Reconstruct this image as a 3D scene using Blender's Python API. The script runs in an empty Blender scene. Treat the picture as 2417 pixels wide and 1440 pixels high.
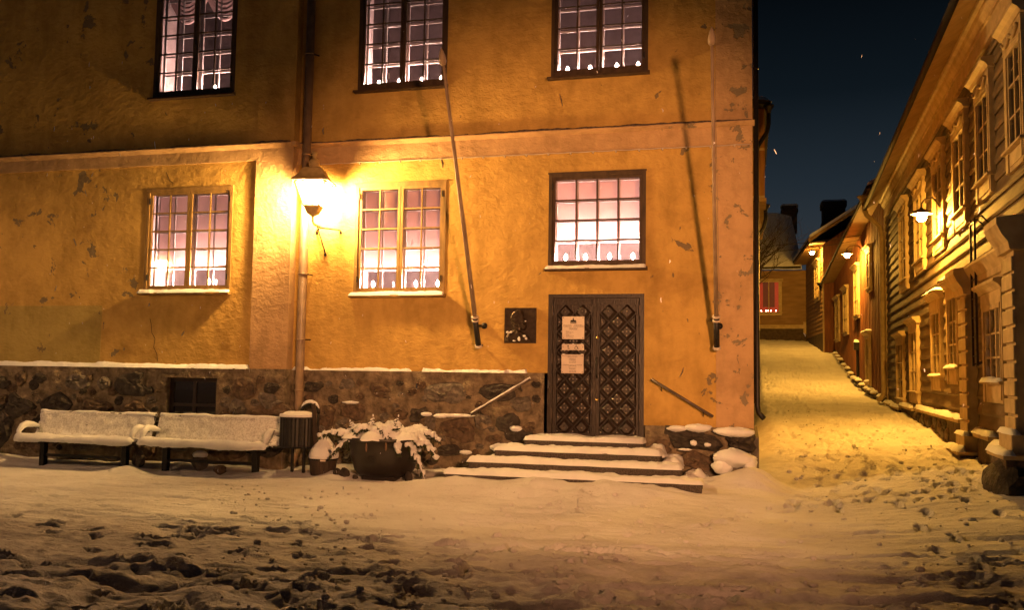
import bpy, math, random
import numpy as np
from mathutils import Vector, Matrix
random.seed(7); rng = np.random.default_rng(11)
SC = bpy.context.scene
COL = SC.collection
R = math.radians

# ------------------------------------------------------------------ camera
F_PX, YAW, PITCH, ROLL = 2149.75, R(14.543), R(4.246), R(0.845)
cy, sy, cp, sp = math.cos(YAW), math.sin(YAW), math.cos(PITCH), math.sin(PITCH)
fwd = Vector((-sy*cp, cy*cp, sp)); rgt = Vector((cy, sy, 0)); upv = rgt.cross(fwd)
r2 = rgt*math.cos(ROLL) + upv*math.sin(ROLL); u2 = upv*math.cos(ROLL) - rgt*math.sin(ROLL)
cam_d = bpy.data.cameras.new('camera'); cam = bpy.data.objects.new('camera', cam_d); COL.objects.link(cam)
cam.matrix_world = Matrix(((r2.x, u2.x, -fwd.x, 0), (r2.y, u2.y, -fwd.y, -14), (r2.z, u2.z, -fwd.z, 1.7), (0, 0, 0, 1)))
cam_d.sensor_width = 36; cam_d.lens = 36*F_PX/2417; cam_d.clip_end = 2000; cam_d.clip_start = .05
SC.camera = cam

# ------------------------------------------------------------------ night sky, light, exposure
world = bpy.data.worlds.new('World'); SC.world = world; world.use_nodes = True
wn, wl = world.node_tree.nodes, world.node_tree.links
wn.clear()
wo = wn.new('ShaderNodeOutputWorld'); bg = wn.new('ShaderNodeBackground')
geo = wn.new('ShaderNodeTexCoord'); sep = wn.new('ShaderNodeSeparateXYZ'); ramp = wn.new('ShaderNodeValToRGB')
wl.new(geo.outputs['Generated'], sep.inputs[0]); wl.new(sep.outputs['Z'], ramp.inputs[0])
wl.new(ramp.outputs[0], bg.inputs[0]); wl.new(bg.outputs[0], wo.inputs[0])
cr = ramp.color_ramp
cr.elements[0].position = 0.0; cr.elements[0].color = (.040, .046, .053, 1)
cr.elements[1].position = .55; cr.elements[1].color = (.0008, .0014, .0022, 1)
for p_, c_ in ((.09, (.026, .032, .039, 1)), (.20, (.0115, .0175, .0240, 1)), (.29, (.0035, .0062, .0090, 1)), (.38, (.0014, .0024, .0036, 1))):
    e = cr.elements.new(p_); e.color = c_
bg.inputs[1].default_value = 1.0
vs = SC.view_settings
vs.view_transform = 'Standard'; vs.look = 'None'; vs.exposure = 0.4; vs.gamma = 1.0; vs.use_curve_mapping = False
SC.cycles.use_denoising = True
SC.cycles.max_bounces = 6; SC.cycles.diffuse_bounces = 3; SC.cycles.transparent_max_bounces = 12
SC.cycles.sample_clamp_indirect = 4.0
SODIUM = (1.0, .43, .17); STREET_COL = (1.0, .47, .06)
LANTERN_COL = (1.0, .57, .19)
L_LANTERN, L_STREET, L_CANDLE, W_FLOOD = 6800, 4200, 4200, 8400

# ------------------------------------------------------------------ numeric noise
def _h(ix, iy, iz, seed):
    h = (ix.astype(np.int64)*374761393 + iy.astype(np.int64)*668265263 + iz.astype(np.int64)*1274126177 + seed*974711) & 0xffffffff
    h = ((h ^ (h >> 13))*1103515245) & 0xffffffff
    h = ((h ^ (h >> 16))*2246822519) & 0xffffffff
    return ((h ^ (h >> 15)) & 0xffff)/65535.0
def vnoise(x, y, z=0, seed=0):
    x, y, z = np.broadcast_arrays(np.asarray(x, float), np.asarray(y, float), np.asarray(z, float))
    ix, iy, iz = np.floor(x), np.floor(y), np.floor(z)
    fx, fy, fz = x-ix, y-iy, z-iz
    fx, fy, fz = [f*f*f*(f*(f*6-15)+10) for f in (fx, fy, fz)]
    def c(a, b, d): return _h(ix+a, iy+b, iz+d, seed)
    def L(a, b, t): return a+(b-a)*t
    return L(L(L(c(0,0,0), c(1,0,0), fx), L(c(0,1,0), c(1,1,0), fx), fy), L(L(c(0,0,1), c(1,0,1), fx), L(c(0,1,1), c(1,1,1), fx), fy), fz)*2-1
def fbm(x, y, z=0, o=4, seed=0):
    x = np.asarray(x, float); y = np.asarray(y, float); z = np.asarray(z, float)
    s, a = 0, .5
    for k in range(o):
        s = s+a*vnoise(x*2**k, y*2**k, z*2**k, seed+k*17); a *= .5
    return s
def sstep(a, b, x):
    t = np.clip((np.asarray(x, float)-a)/(b-a), 0, 1); return t*t*(3-2*t)

# ------------------------------------------------------------------ mesh helpers
ORG = {}
def tag(o, label=None, cat=None, group=None, kind=None):
    if label: o['label'] = label
    if cat: o['category'] = cat
    if group: o['group'] = group
    if kind: o['kind'] = kind
    return o
def root_org(parent):
    return ORG.get(parent.name, Vector((0, 0, 0))) if parent else Vector((0, 0, 0))
def thing(name, label, cat, loc=(0, 0, 0), group=None):
    o = bpy.data.objects.new(name, None); COL.objects.link(o); o.location = loc; o.empty_display_size = .2
    ORG[o.name] = Vector(loc)
    return tag(o, label, cat, group)
def make(name, V, Fc, mat, parent=None, smooth=False, loc=None, midx=None):
    """one mesh object from world coordinates; sits in its thing's own frame"""
    V = np.asarray(V, float).reshape(-1, 3)
    org = root_org(parent) if parent else Vector(loc if loc is not None else (0, 0, 0))
    me = bpy.data.meshes.new(name)
    V = V-np.array(org)[None, :]
    if isinstance(Fc, np.ndarray):
        n, k = Fc.shape
        me.vertices.add(len(V)); me.vertices.foreach_set('co', V.ravel())
        me.loops.add(n*k); me.loops.foreach_set('vertex_index', Fc.ravel().astype(np.int32))
        me.polygons.add(n); me.polygons.foreach_set('loop_start', np.arange(0, n*k, k, dtype=np.int32))
        me.update(calc_edges=True); me.validate()
    else:
        me.from_pydata([tuple(v) for v in V], [], [tuple(int(i) for i in f) for f in Fc]); me.update()
    mats = mat if isinstance(mat, (list, tuple)) else [mat]
    for m in mats: me.materials.append(m)
    if midx is not None: me.polygons.foreach_set('material_index', np.asarray(midx, dtype=np.int32))
    if smooth: me.polygons.foreach_set('use_smooth', np.ones(len(me.polygons), dtype=bool))
    o = bpy.data.objects.new(name, me); COL.objects.link(o)
    if parent:
        o.parent = parent; ORG[o.name] = org
    else:
        o.location = org; ORG[o.name] = org
    return o
ID = lambda p: p
class MB:
    def __init__(s, T=None): s.V, s.F, s.M, s.T, s.cm = [], [], [], T, 0
    def add(s, V, F):
        n = len(s.V)
        for v in V: s.V.append(tuple(s.T(*v)) if s.T else tuple(v))
        for f in F: s.F.append(tuple(i+n for i in f)); s.M.append(s.cm)
    def mat(s, i): s.cm = i; return s
    def box(s, a, b):
        (x0, y0, z0), (x1, y1, z1) = a, b
        s.add([(x0,y0,z0),(x1,y0,z0),(x1,y1,z0),(x0,y1,z0),(x0,y0,z1),(x1,y0,z1),(x1,y1,z1),(x0,y1,z1)],
              [(0,3,2,1),(4,5,6,7),(0,1,5,4),(1,2,6,5),(2,3,7,6),(3,0,4,7)]); return s
    def bar(s, p, q, w, d=None, up=(0, 0, 1)):
        d = d or w; p, q = Vector(p), Vector(q); t = (q-p).normalized(); u = Vector(up)
        if abs(t.dot(u)) > .95: u = Vector((1, 0, 0))
        a = t.cross(u).normalized()*w/2; b = a.cross(t).normalized()*d/2
        s.add([p-a-b, p+a-b, p+a+b, p-a+b, q-a-b, q+a-b, q+a+b, q-a+b],
              [(0,1,2,3),(7,6,5,4),(0,4,5,1),(1,5,6,2),(2,6,7,3),(3,7,4,0)]); return s
    def tube(s, pts, r, n=8, cap=True):
        pts = [Vector(p) for p in pts]; m = len(pts)
        rr = r if isinstance(r, (list, tuple)) else [r]*m
        V, Fc = [], []; t0 = (pts[1]-pts[0]).normalized()
        u = t0.orthogonal().normalized()
        for i, p in enumerate(pts):
            t = (pts[min(i+1, m-1)]-pts[max(i-1, 0)]).normalized()
            u = (u-t*u.dot(t)); u = u.normalized() if u.length > 1e-6 else t.orthogonal().normalized()
            v = t.cross(u)
            for k in range(n):
                a = 2*math.pi*k/n; V.append(p+(u*math.cos(a)+v*math.sin(a))*rr[i])
        for i in range(m-1):
            for k in range(n):
                Fc.append((i*n+k, i*n+(k+1) % n, (i+1)*n+(k+1) % n, (i+1)*n+k))
        if cap: Fc.append(tuple(range(n-1, -1, -1))); Fc.append(tuple((m-1)*n+k for k in range(n)))
        s.add(V, Fc); return s
    def lathe(s, c, prof, n=24, rot=0, sx=1, sy_=1):
        V, Fc = [], []; m = len(prof)
        for (r, z) in prof:
            for k in range(n):
                a = 2*math.pi*k/n+rot; V.append((c[0]+r*math.cos(a)*sx, c[1]+r*math.sin(a)*sy_, c[2]+z))
        for i in range(m-1):
            for k in range(n): Fc.append((i*n+k, i*n+(k+1) % n, (i+1)*n+(k+1) % n, (i+1)*n+k))
        if prof[0][0] > 1e-4: Fc.append(tuple(range(n-1, -1, -1)))
        if prof[-1][0] > 1e-4: Fc.append(tuple((m-1)*n+k for k in range(n)))
        s.add(V, Fc); return s
    def ball(s, c, r, n=8, m=6):
        r = r if isinstance(r, (tuple, list)) else (r, r, r)
        V, Fc = [(c[0], c[1], c[2]-r[2])], []
        for i in range(1, m):
            ph = -math.pi/2+math.pi*i/m
            for k in range(n):
                a = 2*math.pi*k/n; V.append((c[0]+r[0]*math.cos(ph)*math.cos(a), c[1]+r[1]*math.cos(ph)*math.sin(a), c[2]+r[2]*math.sin(ph)))
        V.append((c[0], c[1], c[2]+r[2])); e = len(V)-1
        for k in range(n): Fc.append((0, 1+(k+1) % n, 1+k)); Fc.append((e, 1+(m-2)*n+k, 1+(m-2)*n+(k+1) % n))
        for i in range(m-2):
            for k in range(n): Fc.append((1+i*n+k, 1+i*n+(k+1) % n, 1+(i+1)*n+(k+1) % n, 1+(i+1)*n+k))
        s.add(V, Fc); return s
    def prism(s, prof, a0, a1, ax=0):
        """polygon prof in the two other axes, extruded along axis ax from a0 to a1"""
        n = len(prof)
        def P(u, v, a): q = [u, v]; q.insert(ax, a); return tuple(q)
        s.add([P(u, v, a0) for u, v in prof]+[P(u, v, a1) for u, v in prof],
              [tuple(range(n-1, -1, -1)), tuple(range(n, 2*n))]+[(i, (i+1) % n, n+(i+1) % n, n+i) for i in range(n)]); return s
    def build(s, name, mat, parent=None, smooth=False, loc=None):
        return make(name, s.V, s.F, mat, parent, smooth, loc, s.M if isinstance(mat, (list, tuple)) else None)
def grid_faces(nx, ny, keep=None):
    i, j = np.meshgrid(np.arange(nx-1), np.arange(ny-1), indexing='ij')
    Fq = np.stack([i*ny+j, (i+1)*ny+j, (i+1)*ny+j+1, i*ny+j+1], -1)
    return Fq[keep] if keep is not None else Fq.reshape(-1, 4)
def bevel(o, w=.01, seg=2):
    m = o.modifiers.new('edge', 'BEVEL'); m.width = w; m.segments = seg; m.limit_method = 'ANGLE'; return o
def snow_slab(name, x0, x1, y0, y1, z, h, parent=None, T=None, step=.04, seed=0, rag=.5, over=.02, mat=None, loc=None, zf=None):
    """lumpy rounded layer of snow lying on a rectangle"""
    nx = max(5, int((x1-x0)/step)+2); ny = max(5, int((y1-y0)/step)+2)
    xs = np.linspace(x0-over, x1+over, nx); ys = np.linspace(y0-over, y1+over, ny)
    X, Y = np.meshgrid(xs, ys, indexing='ij')
    ex = np.minimum(X-xs[0], xs[-1]-X); ey = np.minimum(Y-ys[0], ys[-1]-Y)
    rd = max(.025, min(h*1.1, (y1-y0)*.45)); e = np.clip(np.minimum(ex, ey)/rd, 0, 1)
    prof = np.sqrt(np.clip(1-(1-e)**2, 0, 1))
    n = fbm(X*3+seed, Y*3, seed*.7, 3, seed)*1.3+fbm(X*12, Y*12, seed, 3, seed+5)*.6
    hh = h*np.clip(1+rag*n, .12, 2)
    wob = fbm(X*5, Y*5, seed*3.1, 3, seed+9)*min(.05, h)
    zb = zf(X, Y) if zf else z
    Z = zb+.002+hh*prof - .012*(1-prof)
    X2, Y2 = X+wob*(ex < 1e-6), Y+wob*(ey < 1e-6)
    P = np.stack([X2, Y2, Z], -1).reshape(-1, 3)
    if T: P = np.array([T(*p) for p in P])
    return make(name, P, grid_faces(nx, ny), mat or MAT['snow'], parent, True, loc)

# ------------------------------------------------------------------ materials
MAT = {}
def nt(name):
    m = bpy.data.materials.new(name); m.use_nodes = True
    n, l = m.node_tree.nodes, m.node_tree.links; b = n['Principled BSDF']
    MAT[name] = m
    return m, n, l, b
def noise(n, l, co, scale, detail=5, rough=.55, dist=0):
    t = n.new('ShaderNodeTexNoise'); t.inputs['Scale'].default_value = scale; t.inputs['Detail'].default_value = detail
    t.inputs['Roughness'].default_value = rough; t.inputs['Distortion'].default_value = dist
    l.new(co, t.inputs['Vector']); return t.outputs['Fac']
def rampn(n, l, fac, stops):
    r = n.new('ShaderNodeValToRGB'); l.new(fac, r.inputs[0]); e = r.color_ramp.elements
    while len(e) > 1: e.remove(e[-1])
    e[0].position = stops[0][0]; e[0].color = (*stops[0][1], 1)
    for p_, c_ in stops[1:]:
        q = e.new(p_); q.color = (*c_, 1)
    return r.outputs[0]
def math_(n, l, op, a, b):
    m = n.new('ShaderNodeMath'); m.operation = op
    for i, v in enumerate((a, b)):
        if isinstance(v, (int, float)): m.inputs[i].default_value = v
        else: l.new(v, m.inputs[i])
    return m.outputs[0]
def mixc(n, l, fac, a, b):
    m = n.new('ShaderNodeMix'); m.data_type = 'RGBA'
    if isinstance(fac, (int, float)): m.inputs[0].default_value = fac
    else: l.new(fac, m.inputs[0])
    for i, v in ((6, a), (7, b)):
        if isinstance(v, tuple): m.inputs[i].default_value = (*v, 1)
        else: l.new(v, m.inputs[i])
    return m.outputs[2]
def bumpn(n, l, b, hs):
    prev = None
    for h, strength, dist in hs:
        q = n.new('ShaderNodeBump'); q.inputs['Strength'].default_value = strength; q.inputs['Distance'].default_value = dist
        l.new(h, q.inputs['Height'])
        if prev is not None: l.new(prev, q.inputs['Normal'])
        prev = q.outputs[0]
    l.new(prev, b.inputs['Normal'])
def coords(n, l, stretch=None):
    t = n.new('ShaderNodeTexCoord').outputs['Object']
    if stretch:
        mp = n.new('ShaderNodeMapping'); mp.inputs['Scale'].default_value = stretch; l.new(t, mp.inputs[0]); t = mp.outputs[0]
    return t
def M(name, c1, c2=None, scale=6, rough=.8, bump=0, bscale=40, bdist=.01, metal=0, stretch=None, spec=.3):
    m, n, l, b = nt(name); c2 = c2 or tuple(v*.6 for v in c1)
    co = coords(n, l, stretch); f = noise(n, l, co, scale, 6)
    l.new(rampn(n, l, f, [(.32, c2), (.68, c1)]), b.inputs['Base Color'])
    b.inputs['Roughness'].default_value = rough; b.inputs['Metallic'].default_value = metal
    b.inputs['Specular IOR Level'].default_value = spec
    if bump: bumpn(n, l, b, [(noise(n, l, co, bscale, 5), bump, bdist)])
    return m
def plaster(name, c1, c2, spot, flake_l=True):
    m, n, l, b = nt(name); co = coords(n, l)
    big = noise(n, l, co, .9, 5, .6); mid = noise(n, l, co, 4.5, 6, .6, .4); fine = noise(n, l, co, 38, 5, .6)
    base = rampn(n, l, math_(n, l, 'ADD', math_(n, l, 'MULTIPLY', big, .6), math_(n, l, 'MULTIPLY', mid, .4)), [(.30, c2), (.5, c1), (.72, tuple(min(1, v*1.12) for v in c1))])
    stk = noise(n, l, coords(n, l, (1.6, 1.6, .45)), 2.0, 5, .6); blot = noise(n, l, co, 1.7, 5, .65)
    dirt = rampn(n, l, math_(n, l, 'MULTIPLY', math_(n, l, 'ADD', stk, .25), math_(n, l, 'ADD', blot, .25)), [(.34, (.70, .69, .66)), (.62, (1, 1, 1))])
    mul = n.new('ShaderNodeMix'); mul.data_type = 'RGBA'; mul.blend_type = 'MULTIPLY'; mul.inputs[0].default_value = 1; l.new(base, mul.inputs[6]); l.new(dirt, mul.inputs[7]); base = mul.outputs[2]
    sx_ = n.new('ShaderNodeSeparateXYZ'); l.new(co, sx_.inputs[0])
    def mr(v, a, b_, c, d):
        q = n.new('ShaderNodeMapRange'); l.new(v, q.inputs[0])
        for i, k in enumerate((a, b_, c, d)): q.inputs[i+1].default_value = k
        return q.outputs[0]
    # flaked patches: more of them at both ends of the house
    reg = math_(n, l, 'MAXIMUM', mr(sx_.outputs['X'], -8.4, -10.6, .01, .108), mr(sx_.outputs['X'], -2.2, -.1, .015, .165))
    fl = noise(n, l, co, 2.6, 6, .62, .3)
    mask = mr(math_(n, l, 'ADD', fl, reg), .735, .75, 0, 1)
    col = mixc(n, l, mask, base, spot)
    l.new(col, b.inputs['Base Color']); b.inputs['Roughness'].default_value = .93; b.inputs['Specular IOR Level'].default_value = .15
    tro = noise(n, l, coords(n, l, (1, 1, 1.4)), 8, 5, .6, .2)
    bumpn(n, l, b, [(big, .4, .10), (tro, .75, .034), (mid, .45, .018), (fine, .5, .008), (math_(n, l, 'MULTIPLY', mask, -1), .8, .008)])
    return m
plaster('ochre', (.53, .335, .095), (.36, .215, .06), (.20, .15, .085))
plaster('tan', (.50, .325, .165), (.36, .23, .115), (.24, .19, .12))
plaster('patch', (.40, .30, .095), (.34, .25, .08), (.2, .15, .08))
def snowmat():
    m, n, l, b = nt('snow'); co = coords(n, l)
    f = noise(n, l, co, 2.2, 5); l.new(rampn(n, l, f, [(.3, (.74, .75, .78)), (.7, (.86, .86, .87))]), b.inputs['Base Color'])
    b.inputs['Roughness'].default_value = .75; b.inputs['Specular IOR Level'].default_value = .2
    bumpn(n, l, b, [(noise(n, l, co, 9, 5, .6), .4, .04), (noise(n, l, co, 55, 4, .7), .7, .022), (noise(n, l, co, 260, 2, .6), .4, .004)])
snowmat()
def groundsnow():
    m, n, l, b = nt('ground_snow'); co = coords(n, l)
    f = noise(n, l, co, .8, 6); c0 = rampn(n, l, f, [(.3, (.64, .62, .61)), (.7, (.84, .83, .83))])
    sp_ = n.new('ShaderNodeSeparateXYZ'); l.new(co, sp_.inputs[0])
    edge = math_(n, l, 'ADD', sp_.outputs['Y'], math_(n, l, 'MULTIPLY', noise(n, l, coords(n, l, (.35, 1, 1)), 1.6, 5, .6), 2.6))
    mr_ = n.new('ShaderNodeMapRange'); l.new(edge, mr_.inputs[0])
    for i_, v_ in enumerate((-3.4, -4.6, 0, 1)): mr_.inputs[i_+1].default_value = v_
    c0 = mixc(n, l, mr_.outputs[0], c0, rampn(n, l, noise(n, l, co, 2.4, 6, .65), [(.34, (.30, .27, .285)), (.66, (.50, .46, .475))]))  # foreground darkening painted into the snow colour, in place of light falloff
    grit = rampn(n, l, noise(n, l, co, 34, 3, .7), [(.60, (0, 0, 0)), (.70, (1, 1, 1))]); zone = rampn(n, l, noise(n, l, co, 1.3, 4, .6), [(.45, (0, 0, 0)), (.62, (1, 1, 1))])
    l.new(mixc(n, l, math_(n, l, 'MULTIPLY', math_(n, l, 'MULTIPLY', grit, zone), .55), c0, (.20, .16, .13)), b.inputs['Base Color'])
    b.inputs['Roughness'].default_value = .75; b.inputs['Specular IOR Level'].default_value = .2
    bumpn(n, l, b, [(noise(n, l, coords(n, l, (.7, 1.4, 1)), 11, 6, .65), .6, .06), (noise(n, l, co, 42, 5, .75), .8, .026), (noise(n, l, co, 170, 3, .7), .6, .009)])
groundsnow()
def frostmat():
    m, n, l, b = nt('frost'); co = coords(n, l); f = noise(n, l, co, 34, 6, .75)
    l.new(rampn(n, l, f, [(.34, (.46, .43, .42)), (.58, (.82, .81, .81))]), b.inputs['Base Color']); b.inputs['Roughness'].default_value = .8
    bumpn(n, l, b, [(f, .8, .02), (noise(n, l, co, 90, 3, .7), .6, .01)])
frostmat()
M('crust', (.20, .15, .12), (.08, .06, .05), 20, .9, .8, 40, .02)
M('mortar', (.30, .235, .155), (.105, .08, .056), 6.5, .95, 1.0, 17, .07)
M('stone_dark', (.075, .062, .052), (.028, .024, .022), 9, .85, .9, 22, .04)
M('stone_brown', (.17, .115, .075), (.06, .045, .035), 11, .85, .9, 26, .035)
M('stone_grey', (.20, .17, .14), (.08, .07, .06), 12, .85, .9, 26, .035)
M('granite', (.115, .095, .08), (.035, .03, .027), 60, .8, .8, 60, .012)
M('frame_brown', (.085, .052, .030), (.045, .028, .018), 14, .6, .5, 40, .006, stretch=(1, 1, .3))
M('frame_ochre', (.27, .165, .055), (.15, .09, .03), 12, .65, .6, 40, .006, stretch=(1, 1, .3))
M('inner_white', (.55, .48, .45), (.42, .36, .34), 6, .6)
M('niche', (.50, .39, .37), (.38, .29, .27), 3, .8)
M('blind', (.72, .50, .47), (.66, .44, .41), 2, .9, .2, 200, .002)
M('door_wood', (.034, .020, .013), (.013, .008, .006), 18, .40, .7, 60, .008, stretch=(1, 1, .25), spec=.5)
M('iron', (.020, .018, .017), (.010, .009, .009), 20, .5, .3, 80, .003, metal=.3, spec=.5)
M('stud_iron', (.42, .36, .31), (.26, .22, .19), 40, .35, 0, metal=.8)
M('brass', (.70, .48, .17), (.5, .33, .1), 30, .3, 0, metal=1)
M('bronze', (.075, .052, .036), (.04, .028, .02), 20, .45, .4, 60, .004, metal=.6, spec=.5)
M('plate', (.70, .60, .52), (.62, .53, .46), 3, .5)
M('ink', (.015, .013, .012), (.012, .01, .01), 3, .6)
M('pipe_brown', (.27, .185, .115), (.18, .12, .078), 7, .5, .2, 30, .003, spec=.4)
M('lantern_metal', (.55, .40, .18), (.34, .24, .10), 9, .6, .3, 40, .004)
M('pole_white', (.62, .54, .44), (.48, .40, .32), 9, .6, .2, 30, .003)
M('pole_wood', (.34, .25, .17), (.20, .14, .095), 9, .6, .2, 30, .003, stretch=(1, 1, .3))
M('rail_metal', (.16, .12, .10), (.09, .07, .06), 14, .45, 0, metal=.4)
M('planter', (.022, .016, .013), (.013, .010, .008), 8, .42, .2, 30, .004, spec=.5)
M('needle', (.040, .050, .022), (.018, .022, .010), 30, .7)
M('cone_brown', (.20, .12, .07), (.12, .07, .04), 40, .7)
M('bucket_wood', (.060, .042, .032), (.03, .022, .017), 14, .7, .5, 40, .006, stretch=(1, 1, .2))
M('clap', (.215, .155, .092), (.095, .068, .044), 3.5, .75, .6, 26, .006, stretch=(1, .35, 2.2))
M('trim', (.56, .42, .23), (.38, .28, .15), 5, .65, .4, 30, .005)
M('redboard', (.27, .105, .048), (.13, .055, .03), 4, .85, .7, 22, .010, stretch=(2.5, 2.5, .3))
M('farboard', (.30, .185, .085), (.20, .12, .058), 3, .8, .4, 20, .006, stretch=(.4, 1, 2))
M('soffit', (.40, .26, .12), (.26, .16, .075), 4, .8, .4, 20, .006)
M('foundation', (.11, .075, .052), (.05, .036, .027), 6, .9, .9, 14, .05)
M('chimney_brick', (.045, .035, .03), (.022, .018, .017), 9, .9, .6, 20, .02)
M('roof_dark', (.03, .025, .022), (.02, .017, .015), 6, .8)
M('bark', (.06, .042, .03), (.03, .022, .016), 20, .9, .5, 40, .008)
M('redcloth', (.50, .055, .035), (.36, .035, .025), 14, .9, .4, 40, .01, stretch=(3, 1, .2))
M('orangeboard', (.40, .20, .075), (.27, .13, .05), 6, .8, .5, 22, .006, stretch=(3, 3, .3))
M('concrete_dark', (.05, .042, .036), (.03, .026, .023), 5, .85, .3, 20, .01)
def emit(name, col, strength):
    m, n, l, b = nt(name); b.inputs['Base Color'].default_value = (.8, .8, .8, 1)
    b.inputs['Emission Color'].default_value = (*col, 1); b.inputs['Emission Strength'].default_value = strength
emit('lantern_glow', LANTERN_COL, L_LANTERN)
emit('street_glow', STREET_COL, L_STREET)
emit('street_glow_b', STREET_COL, L_STREET*.62)
emit('candle_glow', (1.0, .70, .62), L_CANDLE)
emit('candle_up', (1.0, .70, .62), 1700)
emit('candle_far', (1.0, .40, .25), 60)
emit('post_glow', (1.0, .52, .24), 640)
emit('curtain_lit', (1.0, .66, .56), .50)  # emission stands in for room light on the curtain
emit('red_lit', (1.0, .12, .05), .05); MAT['red_lit'].node_tree.nodes['Principled BSDF'].inputs['Base Color'].default_value = (.06, .012, .01, 1)  # window backing, its room light put in as a faint own glow
emit('red_curtain', (1.0, .12, .06), .11); MAT['red_curtain'].node_tree.nodes['Principled BSDF'].inputs['Base Color'].default_value = (.45, .05, .035, 1)  # cloth glows by itself, in place of light from inside
def glass(name, tint=(1, 1, 1), refl=.10, frost=0.0, ecol=None, es=0):
    m, n, l, b = nt(name); n.remove(b); out = n['Material Output']
    tr = n.new('ShaderNodeBsdfTransparent'); tr.inputs[0].default_value = (*tint, 1)
    gl = n.new('ShaderNodeBsdfGlossy'); gl.inputs['Roughness'].default_value = .06
    mx = n.new('ShaderNodeMixShader'); fr = n.new('ShaderNodeFresnel'); fr.inputs[0].default_value = 1.5
    k = math_(n, l, 'MULTIPLY', fr.outputs[0], refl*10)
    nz = noise(n, l, coords(n, l), 5, 2); bp = n.new('ShaderNodeBump'); bp.inputs['Strength'].default_value = .15; bp.inputs['Distance'].default_value = .01
    l.new(nz, bp.inputs['Height']); l.new(bp.outputs[0], gl.inputs['Normal'])
    l.new(k, mx.inputs[0]); l.new(tr.outputs[0], mx.inputs[1]); l.new(gl.outputs[0], mx.inputs[2]); last = mx.outputs[0]
    if frost:
        e = n.new('ShaderNodeBsdfTranslucent') if not ecol else n.new('ShaderNodeEmission')
        if ecol: e.inputs[0].default_value = (*ecol, 1); e.inputs[1].default_value = es
        m2 = n.new('ShaderNodeMixShader'); m2.inputs[0].default_value = frost
        l.new(last, m2.inputs[1]); l.new(e.outputs[0], m2.inputs[2]); last = m2.outputs[0]
    l.new(last, out.inputs[0])
glass('window_glass', (.96, .93, .92), .10)
glass('lantern_glass', (1, .97, .9), .05, .5, LANTERN_COL, 410)
def darkglass():
    m, n, l, b = nt('dark_glass'); co = coords(n, l)
    b.inputs['Base Color'].default_value = (.022, .019, .016, 1); b.inputs['Roughness'].default_value = .12; b.inputs['Specular IOR Level'].default_value = .7
    bumpn(n, l, b, [(noise(n, l, co, 6, 2), .12, .01)])
darkglass()

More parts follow.
